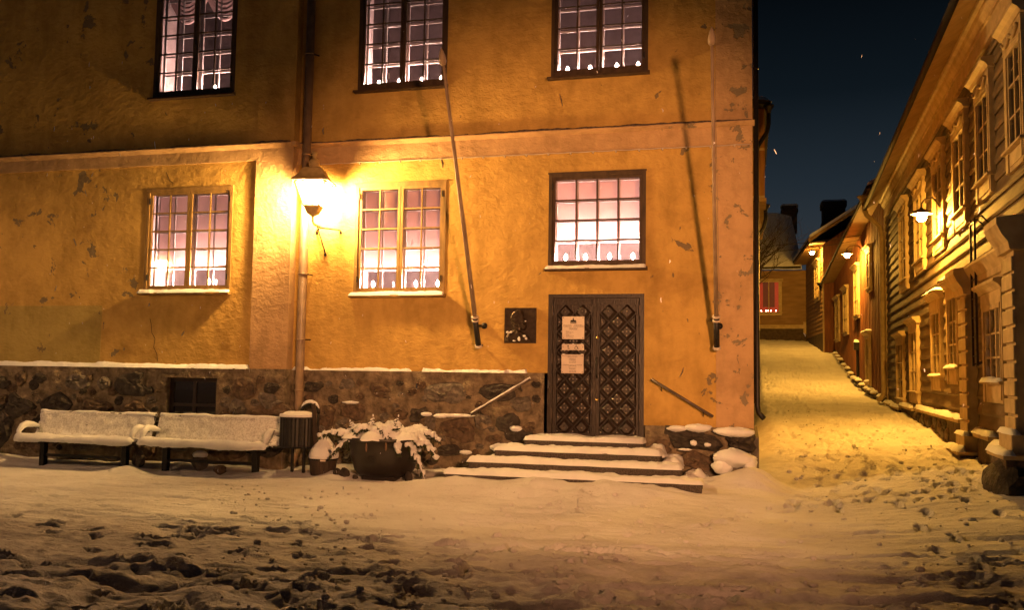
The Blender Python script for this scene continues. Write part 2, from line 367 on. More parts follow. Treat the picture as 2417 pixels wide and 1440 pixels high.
# ================================================================== GROUND
_yr = [-60, -9, -5, -2, 0, 4, 6, 9, 12, 16, 20, 23, 28, 31, 34, 42, 60, 220]
_zr = [.0, .02, .14, .36, .46, .55, .68, .79, .83, .90, 1.10, 1.40, 2.08, 2.55, 3.0, 3.86, 5.0, 9.0]
_yl = [-60, -3, -1, 0, 3, 6, 9, 12, 16, 20, 23, 28, 31, 34, 42, 60, 220]
_zl = [.0, .0, .03, .10, .30, .48, .64, .75, .88, 1.10, 1.40, 2.08, 2.55, 3.0, 3.86, 5.0, 9.0]
def ground(x, y):
    t = sstep(.1, 3.3, x)
    z = np.interp(y, _yl, _zl)*(1-t)+np.interp(y, _yr, _zr)*t
    left = sstep(.6, -.4, x)                       # in front of the museum the square is level
    return z*(1-left)+left*np.interp(y, [-60, -2, 0, 60], [0, 0, .06, .06])
GX = {}
def snow_ground():
    ys = [-11.0]
    while ys[-1] < 60:
        y = ys[-1]; ys.append(y+(.022 if y < -5 else .034 if y < .5 else .034+.0075*(y-.5)))
    ys = np.concatenate([np.linspace(-60, -11.2, 22), ys, np.linspace(66, 400, 14)])
    xs = np.concatenate([np.linspace(-300, -15, 28), np.arange(-14.4, 4.7, .03), np.linspace(5, 300, 28)])
    X, Y = np.meshgrid(xs, ys, indexing='ij')
    Z = ground(X, Y)
    sq = sstep(1.0, -1.5, Y)                       # the square; the lane is beyond
    near = sstep(-3.6, -7.2, Y)
    # ploughed streaks along the square
    st = fbm(X*.55+Y*.12, Y*3.6, 0, 4, 3); st2 = fbm(X*1.6, Y*9, 3, 3, 8)
    st3 = fbm(X*.9+Y*.3, Y*15, 6, 3, 15)
    Z += sq*(.030*st+.026*st2+.016*st3)*(1-.35*near)
    # trampled lumps near the viewer
    lump = fbm(X*1.15+.5*Y, Y*1.9, 1.5, 3, 21); rid = 1-np.abs(fbm(X*1.1, Y*2.6+X*.35, 5, 4, 33))*2.6
    Z += sq*near*((.075*lump)+.04*np.clip(rid, -.6, 1)*sstep(-.3, .4, fbm(X*.5, Y*.6, 7, 2, 40)+.15))
    cl = np.clip(fbm(X*7, Y*9, 2, 3, 55)-.12, 0, 1)
    Z += sq*(.3+near)*(.020*fbm(X*5, Y*6.5, 4, 4, 57)+.008*fbm(X*16, Y*20, 4, 3, 58))
    Z += sq*(.35+.6*near)*.05*cl
    # tracks of runners and wheels sweeping across the square
    for (a, b, c, wd, dp) in ((-7.3, .10, .004, .07, .035), (-6.6, .05, -.01, .06, .03), (-5.7, -.06, .006, .07, .022), (-4.9, .03, .008, .05, .02), (-8.1, .16, 0, .08, .04), (-3.9, -.02, .006, .05, .015)):
        yy = a+b*X+c*X*X+.10*fbm(X*.8, a, 0, 2, 5)
        q = (Y-yy)/wd; Z += sq*dp*(-np.exp(-q*q)+.7*np.exp(-(q-1.9)**2)+.35*np.exp(-(q+1.9)**2))
    # lane: trodden surface
    lane = (1-sq)*sstep(-.2, .4, X)
    Z += lane*(.06*fbm(X*1.2, Y*.9, 2, 4, 61)+.055*fbm(X*3.6, Y*2.4, 2, 4, 62))
    # rounded drift at wall feet
    drift = np.exp(-np.clip(-.45-Y, 0, 9)/.28)*sstep(.4, -.2, X)*sstep(.6, -.1, Y)
    Z += .085*drift*(1+.8*fbm(X*1.3, 0, 4, 3, 70))
    hump = lambda cx, cy_, rx, ry, h: h*np.exp(-(((X-cx)/rx)**2+((Y-cy_)/ry)**2))
    Z += hump(-.05, -.75, .42, .38, .30)+hump(.22, -.35, .28, .5, .16)+hump(-.62, -.95, .35, .32, .16)+hump(-2.5, -1.62, 2.3, .42, .24)*(1+.5*fbm(X*1.8, Y*1.8, 3, 3, 44))+hump(-3.9, -1.0, .5, .5, .10)
    Z += hump(-9.7, -1.15, .35, .18, .12)+hump(-7.3, -.9, .5, .25, .09)+hump(-6.15, -.95, .3, .2, .10)
    Z -= .06*sstep(-6.6, -7.6, X)*sstep(-1.9, -1.2, Y)*sstep(.2, -.3, Y)
    # boot prints: sole and heel pressed in, crumbly rim
    rp = random.Random(21)
    def boot(px, py, a, depth, sc=1.0):
        i0, i1 = np.searchsorted(xs, [px-.4, px+.4]); j0, j1 = np.searchsorted(ys, [py-.4, py+.4])
        if i1-i0 < 2 or j1-j0 < 2: return
        dx, dy = X[i0:i1, j0:j1]-px, Y[i0:i1, j0:j1]-py; ca, sa = math.cos(a), math.sin(a)
        v, u = (ca*dx+sa*dy)/sc, (-sa*dx+ca*dy)/sc
        ru = np.sqrt((u/.055)**2+((v-.05)/.10)**2); rh = np.sqrt((u/.042)**2+((v+.10)/.055)**2)
        r = np.minimum(ru, rh)+.18*fbm(dx*22+px, dy*22, 0, 2, 5)
        Z[i0:i1, j0:j1] += depth*(-1/(1+np.exp((r-1)*9))+.45*np.exp(-((r-1.28)/.22)**2))
    def trail(p0, p1, depth, n=1):
        p0, p1 = Vector(p0), Vector(p1); d_ = p1-p0; L = d_.length; d_.normalize(); a = math.atan2(d_.y, d_.x); side = Vector((-d_.y, d_.x))
        for k in range(int(L/.62)):
            q = p0+d_*(k*.62+rp.uniform(-.06, .06))+side*((.11 if k % 2 else -.11)+.25*math.sin(k*.21+n)+rp.uniform(-.03, .03)); boot(q.x, q.y, a+rp.uniform(-.25, .25), depth*rp.uniform(.7, 1.2))
    for k, (p0, p1, dp) in enumerate([((-9, -6.2), (3.5, -4.6), .05), ((-7, -7.6), (3, -6.6), .06), ((-2.4, -9), (-2.3, -2.1), .05), ((1.5, -9), (1.8, 6), .05), ((-11, -3.2), (0, -2.9), .03), ((-5, -9), (2.4, 0), .055), ((3, -8.5), (-6, -4.2), .05), ((-8, -5.4), (-3, -8.8), .055), ((1.2, -2), (2.2, 30), .05), ((2.6, -3), (2.7, 34), .05), ((2.0, -2), (1.2, 26), .045), ((1.6, 0), (3.2, 22), .05), ((-10.5, -4.1), (2, -3.6), .03)]): trail(p0, p1, dp, k)
    for k in range(170): boot(rp.uniform(.5, 3.5), rp.uniform(-2.4, 7), rp.uniform(.9, 2.3), .05)
    for k in range(260): boot(rp.uniform(.5, 3.6), rp.uniform(7, 31), rp.uniform(.9, 2.3), .06, 1.25)
    for k in range(90): boot(rp.uniform(-7, 3.5), rp.uniform(-9, -4.6), rp.uniform(-.7, .7), .06, 1.1)
    for k in range(40): boot(rp.uniform(-13, 0), rp.uniform(-4.6, -1.7), rp.uniform(-.5, .5), .03)
    GX.update(xs=xs, ys=ys, Z=Z)
    P = np.stack([X, Y, Z], -1).reshape(-1, 3)
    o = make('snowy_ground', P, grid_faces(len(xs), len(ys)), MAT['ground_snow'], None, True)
    tag(o, kind='structure')
snow_ground()
def snow_z(x, y):
    i, j = np.searchsorted(GX['xs'], x), np.searchsorted(GX['ys'], y); return float(GX['Z'][i, j])
def crumbs():
    rp = random.Random(4); b = MB()
    for k in range(1500):
        y = rp.uniform(-9.3, -1.9) if k % 3 else rp.uniform(-2, 12); x = rp.uniform(-.62, .26)*(y+14) if k % 3 else rp.uniform(.6, 3.4)
        if k % 3 == 0 and k % 2: continue
        if k % 5 == 0 and k % 3: y = rp.uniform(-9.2, -6); x = rp.uniform(-.6, .25)*(y+14)
        r = rp.choice((.008, .011, .014, .02, .03))*rp.uniform(.7, 1.2); z = snow_z(x, y)
        b.ball((x, y, z+r*.4), (r*rp.uniform(.8, 1.4), r*rp.uniform(.8, 1.3), r*rp.uniform(.6, 1)), 6, 4)
    tag(b.build('snow_crumbs', MAT['ground_snow'], None), 'loose crumbs of trodden snow scattered over the square', 'snow crumbs', kind='stuff')
crumbs()

# ================================================================== MUSEUM (yellow plastered house)
museum = thing('museum_house', 'old ochre plastered two storey house on a rubble stone base', 'house', (0, 0, 0))
def wall_sheet(name, x0, x1, z0, z1, y, holes, mat, depth=.16, parent=museum, jit=0):
    xs = sorted({x0, x1, *[v for h in holes for v in h[:2]]}); zs = sorted({z0, z1, *[v for h in holes for v in h[2:]]})
    b = MB()
    for i in range(len(xs)-1):
        for j in range(len(zs)-1):
            cx, cz = (xs[i]+xs[i+1])/2, (zs[j]+zs[j+1])/2
            if any(h[0] < cx < h[1] and h[2] < cz < h[3] for h in holes): continue
            b.add([(xs[i], y, zs[j]), (xs[i+1], y, zs[j]), (xs[i+1], y, zs[j+1]), (xs[i], y, zs[j+1])], [(0, 1, 2, 3)])
    for (a, c, d, e) in holes:
        q = y+depth
        b.add([(a,y,d),(c,y,d),(c,y,e),(a,y,e),(a,q,d),(c,q,d),(c,q,e),(a,q,e)], [(0,4,5,1),(1,5,6,2),(2,6,7,3),(3,7,4,0)])
    return b.build(name, mat, parent)
ZT = 9.6
UW1 = (-10.27, -8.64, 6.51, 8.76); LW1 = (-10.31, -8.60, 3.03, 4.84)
UW2 = (-6.39, -4.80, 6.45, 8.72); UW3 = (-3.04, -1.49, 6.45, 8.72)
LW2 = (-6.37, -4.77, 2.97, 4.82); LW3 = (-3.05, -1.515, 3.37, 4.86); DOOR = (-3.04, -1.535, .70, 2.94)
XP0, XP1, XC = -8.15, -7.45, .083          # pilaster edges, street corner
YB, YL, YU, YP = 0.0, -.145, -.17, -.20      # planes: right front, recessed panel, left upper wall, pilaster
wall_sheet('wall', XP1, -.46, 1.70, ZT, YB, [UW2, UW3, LW2, LW3, (DOOR[0], DOOR[1], 1.70, DOOR[3])], MAT['ochre'])
wall_sheet('wall', DOOR[1], -.46, .93, 1.70, YB, [], MAT['ochre'])
wall_sheet('wall', -16, XP0, 1.70, 5.27, YL, [LW1], MAT['ochre'])
wall_sheet('wall', -16, XP0, 5.50, ZT, YU, [UW1], MAT['ochre'])
b = MB()      # corner pilaster beside the lane, and the lane side of the house
b.box((-.46, -.022, .93), (XC, .3, ZT)); b.build('corner_pilaster', MAT['tan'], museum)
b = MB(); b.box((XC-.2, .3, -.3), (XC-.004, 10.2, ZT)); b.build('side_wall', MAT['tan'], museum)
b = MB(); b.box((-16, 9.9, 0), (XC-.3, 10.1, ZT)); b.box((-16.1, -.16, 0), (-15.9, 10, ZT)); b.build('rear_wall', MAT['tan'], museum)
b = MB(); b.box((XP0, YP, 1.70), (XP1, .12, 5.50)); b.build('pilaster', MAT['tan'], museum)
b = MB(); b.box((XP0, YP, 5.501), (XP1, .12, ZT)); b.build('pilaster', MAT['ochre'], museum)
b = MB(); b.box((-16, YP, 5.27), (XP0-.001, -.1, 5.499)); b.build('plaster_band', MAT['tan'], museum)
b = MB(); b.box((XP1+.002, -.03, 5.20), (XC-.002, .0, 5.50)); b.build('plaster_band', MAT['tan'], museum)
# string course: thin ledge with a lumpy crust on it
def string_course(x0, x1, y, seed):
    b = MB(); b.prism([(y, 5.47), (y-.05, 5.50), (y-.085, 5.53), (y-.085, 5.545), (y, 5.555)], x0, x1, 0); o = b.build('string_course', MAT['tan'], museum)
    snow_slab('ledge_snow', x0+.02, x1-.02, y-.08, y-.005, 5.549, .022, o, seed=seed, step=.03, rag=1.1, over=.004, mat=MAT['crust'])
string_course(-16, XP1, YP, 1); string_course(XP1+.002, XC+.03, -.02, 2)
b = MB(); b.prism([(YP, 5.47), (YP-.05, 5.50), (YP-.085, 5.53), (YP-.085, 5.545), (YP, 5.555)], 0, .001, 0)
b = MB(); b.box((XP1+.002, YP-.08, 5.47), (XP1+.075, -.03, 5.552)); b.build('string_course', MAT['tan'], museum)
b = MB(); b.prism([(-.5, ZT), (-.75, ZT+.25), (-.75, ZT+.35), (.3, ZT+.35), (.3, ZT)], -16.2, XC+.35, 0); b.build('cornice', MAT['tan'], museum)
b = MB(); b.add([(-16.3, -.8, ZT+.36), (XC-.02, -.8, ZT+.36), (XC-.02, 10.2, ZT+.36), (-16.3, 10.8, ZT+.36), (-13, 5, ZT+3.6), (-3, 5, ZT+3.6)], [(0, 1, 5, 4), (1, 2, 5), (2, 3, 4, 5), (3, 0, 4), (3, 2, 1, 0)]); b.build('roof', MAT['snow'], museum)
b = MB(); b.box((-16, YL-.004, 1.74), (-11.14, YL+.02, 2.785)); b.build('paint_patch', MAT['patch'], museum)
# hairline cracks in the plaster
def crack(pts, y):
    b = MB()
    for p, q in zip(pts[:-1], pts[1:]): b.bar((p[0], y-.001, p[1]), (q[0], y-.001, q[1]), .008, .004, (0, 1, 0))
    b.build('crack', MAT['ink'], museum)
crack([(-10.15, 2.55), (-10.12, 2.45), (-10.1, 2.3), (-10.03, 2.2), (-10.05, 2.05), (-9.98, 1.93), (-9.96, 1.8)], YL)
crack([(-9.95, 5.15), (-9.88, 5.0), (-9.80, 4.95)], YL)

# ---- rubble base
def plinth(x0, x1, z0, z1, y, hole=None, seed=0):
    nx, nz = int((x1-x0)/.045)+2, int((z1-z0)/.045)+2
    xs, zs = np.linspace(x0, x1, nx), np.linspace(z0, z1, nz)
    X, Z = np.meshgrid(xs, zs, indexing='ij')
    e = sstep(0, .12, np.minimum(np.minimum(X-x0, x1-X), z1-Z))
    Y = y-e*(.06*fbm(X*3.0, Z*3.6, seed, 4, seed)+.03*(1-np.abs(fbm(X*1.7, Z*1.9, seed+3, 3, seed+4))*3))
    keep = np.ones((nx-1, nz-1), bool)
    if hole:
        cx, cz = (xs[:-1]+xs[1:])/2, (zs[:-1]+zs[1:])/2
        keep &= ~((cx[:, None] > hole[0]) & (cx[:, None] < hole[1]) & (cz[None] > hole[2]) & (cz[None] < hole[3]))
    o = make('rubble_base', np.stack([X, Y, Z], -1).reshape(-1, 3), grid_faces(nx, nz, keep).reshape(-1, 4), MAT['mortar'], museum, True)
    return o
BW = (-9.67, -8.71, .84, 1.53)
pl_a = plinth(-16, XP1, -.3, 1.70, -.25, (BW[0]-.03, BW[1]+.03, BW[2], BW[3]+.03), 3)
pl_b = plinth(XP1-.02, DOOR[0]-.04, -.3, 1.70, -.05, None, 8)
pl_c = plinth(DOOR[1]+.02, XC-.01, -.3, .93, -.04, None, 14)
b = MB(); b.box((-16, -.26, 1.66), (XP1+.004, -.1, 1.699)); b.box((XP1+.002, -.25, -.2), (XP1+.02, 0, 1.695)); b.build('base_ledge', MAT['mortar'], museum)
b = MB(); b.box((XC-.03, -.06, -.3), (XC+.07, 3, .80)); b.build('side_base', MAT['stone_grey'], museum)
def stone(cx, cz, rx, rz, y, mat, parent, seed, out=.09, boxy=.0):
    u = np.linspace(0, 2*np.pi, 15)[:-1]; V, Fc = [], []; m = 5
    for i in range(m+1):
        rr = 1-(i/m)**1.6 if i < m else 0
        rr = (1, .93, .80, .58, .30, 0)[i]
        d = (0, .55, .85, .95, 1.0, 1.0)[i]*.72
        for k, a in enumerate(u):
            ca, sa = math.cos(a), math.sin(a)
            k2 = 1/max(abs(ca), abs(sa))
            q = (1-boxy)+boxy*k2
            ax = 1+.38*float(vnoise(ca*1.3+seed*3.1, sa*1.3, i*.15, 91))+.12*float(vnoise(ca*3.5+seed, sa*3.5, i*.4, 92))
            V.append((cx+rx*rr*q*ax*ca, y+.02-out*d*(1+.45*float(vnoise(ca*2+seed, sa*2, i, 93))), cz+rz*rr*q*ax*sa))
    n = len(u)
    for i in range(m):
        for k in range(n): Fc.append((i*n+k, i*n+(k+1) % n, (i+1)*n+(k+1) % n, (i+1)*n+k))
    return make('stone', V, Fc, MAT[mat], parent, False)
SD, SB, SG = 'stone_dark', 'stone_brown', 'stone_grey'
A_ST = [(-13.09, 1.36, .17, .13, SD, 0), (-12.70, 1.46, .13, .17, SB, 0), (-12.25, 1.48, .16, .08, SD, 0), (-11.55, 1.44, .25, .15, SG, 0), (-10.36, 1.42, .28, .19, SD, .6),
        (-12.73, .97, .33, .27, SD, 0), (-11.9, 1.02, .32, .25, SD, 0), (-11.07, .98, .30, .15, SB, 0), (-10.25, .97, .33, .18, SB, 0), (-13.1, .45, .28, .28, SD, 0),
        (-13.05, 1.08, .10, .10, SB, 0), (-12.2, .35, .4, .2, SB, 0), (-11.2, .38, .4, .2, SG, 0), (-10.1, .33, .3, .22, SB, 0), (-9.3, .45, .4, .18, SG, 0), (-8.5, .35, .35, .2, SB, 0),
        (-8.14, 1.38, .27, .20, SB, 0), (-7.66, 1.40, .16, .10, SD, 0), (-7.70, 1.16, .22, .13, SG, .4), (-7.70, .93, .34, .17, SB, .2), (-8.28, 1.02, .17, .15, SG, 0), (-8.5, .92, .14, .12, SB, 0), (-10.95, 1.42, .14, .11, SG, 0), (-7.8, .4, .3, .2, SD, 0)]
for i, (x, z, rx, rz, m_, bx) in enumerate(A_ST): stone(x, z, rx, rz, -.26, m_, pl_a, i+1, .10, bx)
B_ST = [(-7.0, 1.42, .18, .10, SD, 0), (-5.80, 1.37, .27, .15, SB, 0), (-5.27, 1.37, .11, .08, SB, 0), (-4.66, 1.33, .38, .18, SG, 0), (-3.82, 1.37, .31, .13, SD, .2), (-5.45, 1.0, .15, .10, SB, 0),
        (-4.47, .80, .33, .20, SB, .5), (-4.95, .88, .10, .14, SG, 0), (-3.62, .86, .27, .23, SD, .1), (-4.58, .44, .27, .09, SD, .1), (-4.35, .12, .28, .12, SB, 0), (-5.2, .10, .24, .16, SG, 0),
        (-4.32, .33, .10, .09, SG, 0), (-3.78, .45, .18, .12, SG, 0), (-6.3, 1.03, .24, .17, SB, 0), (-6.75, .95, .17, .22, SB, 0), (-6.9, .5, .25, .2, SG, 0), (-6.0, .4, .3, .2, SB, 0), (-5.25, .6, .22, .14, SB, 0), (-3.3, .38, .2, .12, SB, 0)]
for i, (x, z, rx, rz, m_, bx) in enumerate(B_ST): stone(x, z, rx, rz, -.06, m_, pl_b, i+40, .09, bx)
C_ST = [(-.80, .74, .43, .17, SD, .55, .16), (-.12, .72, .22, .13, SD, .7, .20), (-.20, .42, .30, .17, SG, .5, .30), (-.72, .42, .27, .15, SB, 0, .12), (-1.25, .62, .16, .12, SB, 0, .07), (-1.2, .3, .2, .15, SB, 0, .1), (-.75, .15, .3, .15, SG, 0, .15)]
st_c = [stone(x, z, rx, rz, -.05, m_, pl_c, i+80, ou, bx) for i, (x, z, rx, rz, m_, bx, ou) in enumerate(C_ST)]
def fillers(x0, x1, z0, z1, y, plist, parent, n, seed, hole=None):
    rp = random.Random(seed); P = [(p[0], p[1], max(p[2], p[3])*.86) for p in plist]; c = 0; tries = 0
    while c < n and tries < 9000:
        tries += 1; r = rp.choice((.15, .13, .11, .09, .075, .06)); x, z = rp.uniform(x0+r, x1-r), rp.uniform(z0, z1-r*.8)
        if hole and hole[0]-r-.05 < x < hole[1]+r+.05 and hole[2]-r-.03 < z < hole[3]+r+.05: continue
        if any(math.hypot(x-p[0], (z-p[1])*1.25) < (r+p[2])*.93 for p in P): continue
        P.append((x, z, r)); c += 1
        stone(x, z, r*rp.uniform(.95, 1.2), r*rp.uniform(.7, .95), y, rp.choice((SD, SB, SB, SG, SG)), parent, seed*31+c, .07, rp.choice((0, .2, .45)))
fillers(-13.6, XP1, .25, 1.60, -.26, A_ST, pl_a, 62, 5, BW)
fillers(XP1+.1, DOOR[0]-.06, .10, 1.60, -.06, B_ST, pl_b, 56, 6)
# snow that clings to the base
snow_slab('base_snow', -16, XP0-.01, -.265, YL-.005, 1.700, .07, pl_a, seed=4, rag=.35, step=.035, over=.012)
snow_slab('base_snow', XP1+.05, -5.3, -.10, -.012, 1.70, .035, pl_b, seed=5, rag=1.2, step=.03, over=.005)
snow_slab('base_snow', -5.1, -3.35, -.10, -.012, 1.70, .030, pl_b, seed=6, rag=1.4, step=.03, over=.005)

def snow_lump(x, y, z, rx, ry, rz, parent, seed, name='clinging_snow'):
    b = MB(); b.ball((0, 0, 0), 1, 22, 14)
    V = [(x+rx*v[0]*(1+.35*float(fbm(v[0]*2+seed, v[1]*2, v[2]*2, 3, 9))), y+ry*v[1]*(1+.35*float(fbm(v[0]*2, v[1]*2+seed, v[2]*2, 3, 8))), z+rz*v[2]*(1+.45*float(fbm(v[0]*2.5, v[1]*2.5, v[2]*2.5+seed, 3, 7)))) for v in b.V]
    return make(name, V, b.F, MAT['snow'], parent, True)
for i, q in enumerate([(-1.02, -.10, .90, .15, .08, .045), (-.72, -.12, .92, .19, .09, .06), (-.18, -.16, .875, .29, .14, .07), (-.22, -.24, .50, .30, .20, .13), (-.36, -.26, .38, .15, .16, .12), (.02, -.2, .42, .10, .16, .14), (-.78, -.20, .70, .05, .03, .04), (-.58, -.21, .68, .05, .03, .03), (-.9, -.2, .60, .10, .04, .02), (-4.50, -.11, 1.005, .30, .055, .03), (-4.75, -.12, .99, .12, .05, .035), (-5.0, -.10, 1.01, .10, .05, .035), (-4.33, -.11, .43, .10, .05, .035), (-6.3, -.12, 1.17, .14, .05, .025), (-3.5, -.16, .83, .10, .05, .045), (-3.74, -.10, .52, .19, .08, .07)]):
    snow_lump(*q, pl_c if q[0] > -2 else pl_b, i*3.7)
# basement window
bw = MB()
x0, x1, z0, z1 = BW
for q in ((x0, z0, x0+.07, z1), (x1-.07, z0, x1, z1), (x0+.07, z1-.07, x1-.07, z1), (x0+.07, z0, x1-.07, z0+.06), ((x0+x1)/2-.03, z0+.06, (x0+x1)/2+.03, z1-.07), (x0+.07, z0+.20, (x0+x1)/2-.03, z0+.25), ((x0+x1)/2+.03, z0+.20, x1-.07, z0+.25)):
    bw.box((q[0], -.17, q[1]), (q[2], -.11, q[3]))
bwo = bw.build('basement_window', MAT['door_wood'], museum)
b = MB(); b.box((x0-.03, -.29, z1), (x1+.03, -.05, z1+.05)); b.box((x0-.05, -.26, z0), (x0, -.05, z1)); b.box((x1, -.26, z0), (x1+.05, -.05, z1)); b.box((x0-.05, -.26, z0-.03), (x1+.05, -.05, z0)); b.build('reveal', MAT['mortar'], bwo)
for px0, px1 in ((x0+.07, (x0+x1)/2-.03), ((x0+x1)/2+.03, x1-.07)):
    for pz0, pz1 in ((z0+.06, z0+.20), (z0+.25, z1-.07)):
        MB().box((px0, -.145, pz0), (px1, -.135, pz1)).build('pane', MAT['dark_glass'], bwo)

# ---- tall windows
candle_n = [0]
def candle(x, y, z, wlabel, lit=True, mat='candle_glow', h=.12, r=.025, which=''):
    t = thing('candle_lamp', (which+' lit electric candle '+wlabel if lit else 'unlit electric candle '+wlabel), 'candle lamp', (x, y, z), 'candles on window sills')
    MB().lathe((x, y, z), [(.03, 0), (.032, .008), (.014, .016), (.011, .02), (.011, h)], 10).build('candle_stick', MAT['inner_white'], t, True)
    MB().lathe((x, y, z+h), [(.008, 0), (r*.8, r*.6), (r, r*1.4), (r*.75, r*2.3), (r*.3, r*3.1), (0.0002, r*3.6)], 10).build('flame_bulb', MAT[mat] if lit else MAT['inner_white'], t, True)
M('dim_room', (.16, .115, .11), (.12, .085, .08), 3, .9)  # dimness of the upper rooms painted in as a darker wall colour
def big_window(rect, y, rows, sashes, cols, frame, wlabel, lights, blind=None, snow=.05, unlit=()):
    x0, x1, z0, z1 = rect; fw = .055
    f = MB(); yo = y-.012
    f.box((x0, yo, z0), (x0+fw, y+.10, z1)); f.box((x1-fw, yo, z0), (x1, y+.10, z1)); f.box((x0+fw, yo, z1-fw), (x1-fw, y+.10, z1)); f.box((x0+fw, yo, z0), (x1-fw, y+.10, z0+fw))
    f.box((x0-.012, yo-.012, z1-.004), (x1+.012, y+.02, z1+.022))
    w = f.build('window', MAT[frame], museum)
    # sill board and its snow
    s = MB(); s.prism([(y-.11, z0-.062), (y-.105, z0-.03), (y-.01, z0-.006), (y-.005, z0-.07)], x0-.045, x1+.03, 0); s.build('sill', MAT[frame], w)
    if snow: snow_slab('sill_snow', x0-.035, x1+.02, y-.115, y-.018, z0-.028, snow, w, seed=int(abs(x0*13+z0*7)), step=.025, rag=.4, over=.006)
    ix0, ix1, iz0, iz1 = x0+fw, x1-fw, z0+fw, z1-fw
    sw = (ix1-ix0)/sashes; sr = .045
    for k in range(sashes):
        a0, a1 = ix0+k*sw+.004, ix0+(k+1)*sw-.004
        b = MB(); ys0, ys1 = y+.008, y+.052
        b.box((a0, ys0, iz0), (a0+sr, ys1, iz1)); b.box((a1-sr, ys0, iz0), (a1, ys1, iz1)); b.box((a0+sr, ys0, iz1-sr), (a1-sr, ys1, iz1)); b.box((a0+sr, ys0, iz0), (a1-sr, ys1, iz0+sr))
        b.build('sash', MAT[frame], w)
        g0, g1, h0, h1 = a0+sr, a1-sr, iz0+sr, iz1-sr; pw, ph = (g1-g0)/cols, (h1-h0)/rows; bt = .011
        b = MB()
        for c in range(1, cols): b.box((g0+c*pw-bt, y+.012, h0), (g0+c*pw+bt, y+.045, h1))
        for r in range(1, rows): b.box((g0, y+.014, h0+r*ph-bt), (g1, y+.043, h0+r*ph+bt))
        b.build('glazing_bars', MAT[frame], w)
        for c in range(cols):
            for r in range(rows):
                MB().box((g0+c*pw+bt*.6, y+.028, h0+r*ph+bt*.6), (g0+(c+1)*pw-bt*.6, y+.031, h0+(r+1)*ph-bt*.6)).build('pane', MAT['window_glass'], w)
        # inner sash
        b = MB(); yi0, yi1 = y+.165, y+.195; bi = .013
        b.box((a0, yi0, iz0), (a0+sr, yi1, iz1)); b.box((a1-sr, yi0, iz0), (a1, yi1, iz1)); b.box((a0+sr, yi0, iz1-sr), (a1-sr, yi1, iz1)); b.box((a0+sr, yi0, iz0), (a1-sr, yi1, iz0+sr))
        for c in range(1, cols): b.box((g0+c*pw-bi, yi0+.004, h0), (g0+c*pw+bi, yi1-.004, h1))
        for r in range(1, rows): b.box((g0, yi0+.006, h0+r*ph-bi), (g1, yi1-.006, h0+r*ph+bi))
        b.build('inner_sash', MAT['inner_white'], w)
        for hz in (iz0+.14, iz1-.2):
            for xx in ((a0-.008,) if k == 0 else (a1-.012,)):
                MB().box((xx, y-.02, hz), (xx+.02, y+.008, hz+.10)).build('hinge', MAT['iron'], w)
    # deep lit recess and the room behind
    yd, ym = y+.62, y+.10
    b = MB(); A = (x0-.02, x1+.02, z0+.02, z1+.02)
    b.add([(A[0],ym,A[2]),(A[1],ym,A[2]),(A[1],ym,A[3]),(A[0],ym,A[3]),(A[0],yd,A[2]),(A[1],yd,A[2]),(A[1],yd,A[3]),(A[0],yd,A[3])], [(0,1,5,4),(1,2,6,5),(2,3,7,6),(3,0,4,7)])
    b.build('recess', MAT['niche'], w)
    b = MB(); B_ = (x0-.8, x1+.8, z0-.9, z1+.5); y2 = yd+2.6
    b.add([(B_[0],yd,B_[2]),(B_[1],yd,B_[2]),(B_[1],yd,B_[3]),(B_[0],yd,B_[3]),(B_[0],y2,B_[2]),(B_[1],y2,B_[2]),(B_[1],y2,B_[3]),(B_[0],y2,B_[3])], [(4,5,6,7),(0,1,5,4),(1,2,6,5),(2,3,7,6),(3,0,4,7)])
    b.build('room_wall', MAT['niche' if blind else 'dim_room'], w)
    if blind:
        zb = z0+(z1-z0)*blind; n = 26; V, Fc = [], []
        xs_ = np.linspace(x0+.03, x1-.03, n)
        for xx in xs_:
            wv = .006*math.sin(xx*9)
            V += [(xx, y+.34+wv, zb), (xx, y+.34+wv*.5, z1)]
        Fc = [(2*i, 2*i+2, 2*i+3, 2*i+1) for i in range(n-1)]
        make('blind', V, Fc, MAT['blind'], w, True)
        MB().box((x0+.03, y+.332, zb-.03), (x1-.03, y+.35, zb)).build('blind_rail', MAT['inner_white'], w)
    far, end, win = wlabel
    for i_, fx in enumerate(lights):
        wh = 'first' if i_ == 0 else 'last' if i_ == len(lights)-1 else ('second', 'third')[i_-1]
        candle(x0+(x1-x0)*fx, y+.26, z0+.028, 'from '+end+' in '+win, mat='candle_glow' if blind else 'candle_up', which=wh)
    for fx in unlit: candle(x0+(x1-x0)*fx, y+.24, z0+.028, 'among lit ones in '+win, False)
    return w
big_window(UW1, YU, 6, 2, 2, 'frame_brown', ('', 'the far jamb', 'upper window over the benches'), (.45, .66, .90), None, .0, (.18,))
big_window(UW2, YB, 6, 2, 2, 'frame_brown', ('', 'the downpipe', 'upper window behind the flagpole tip'), (.17, .40, .66, .88), None, .0)
big_window(UW3, YB, 6, 2, 2, 'frame_brown', ('', 'the flagpole', 'upper window high above the door'), (.14, .38, .66, .88), None, .0)
big_window(LW1, YL, 5, 2, 2, 'frame_ochre', ('', 'the far jamb', 'lower window over the benches'), (.40, .66, .90), .245, .055, (.75,))
big_window(LW2, YB, 5, 2, 2, 'frame_ochre', ('', 'the lantern', 'lower window beside the lantern'), (.15, .63, .87), .24, .055, (.38,))
big_window(LW3, YB, 4, 1, 4, 'frame_brown', ('', 'the flagpole', 'square window just over the door'), (.15, .36, .61, .85), .30, .045)

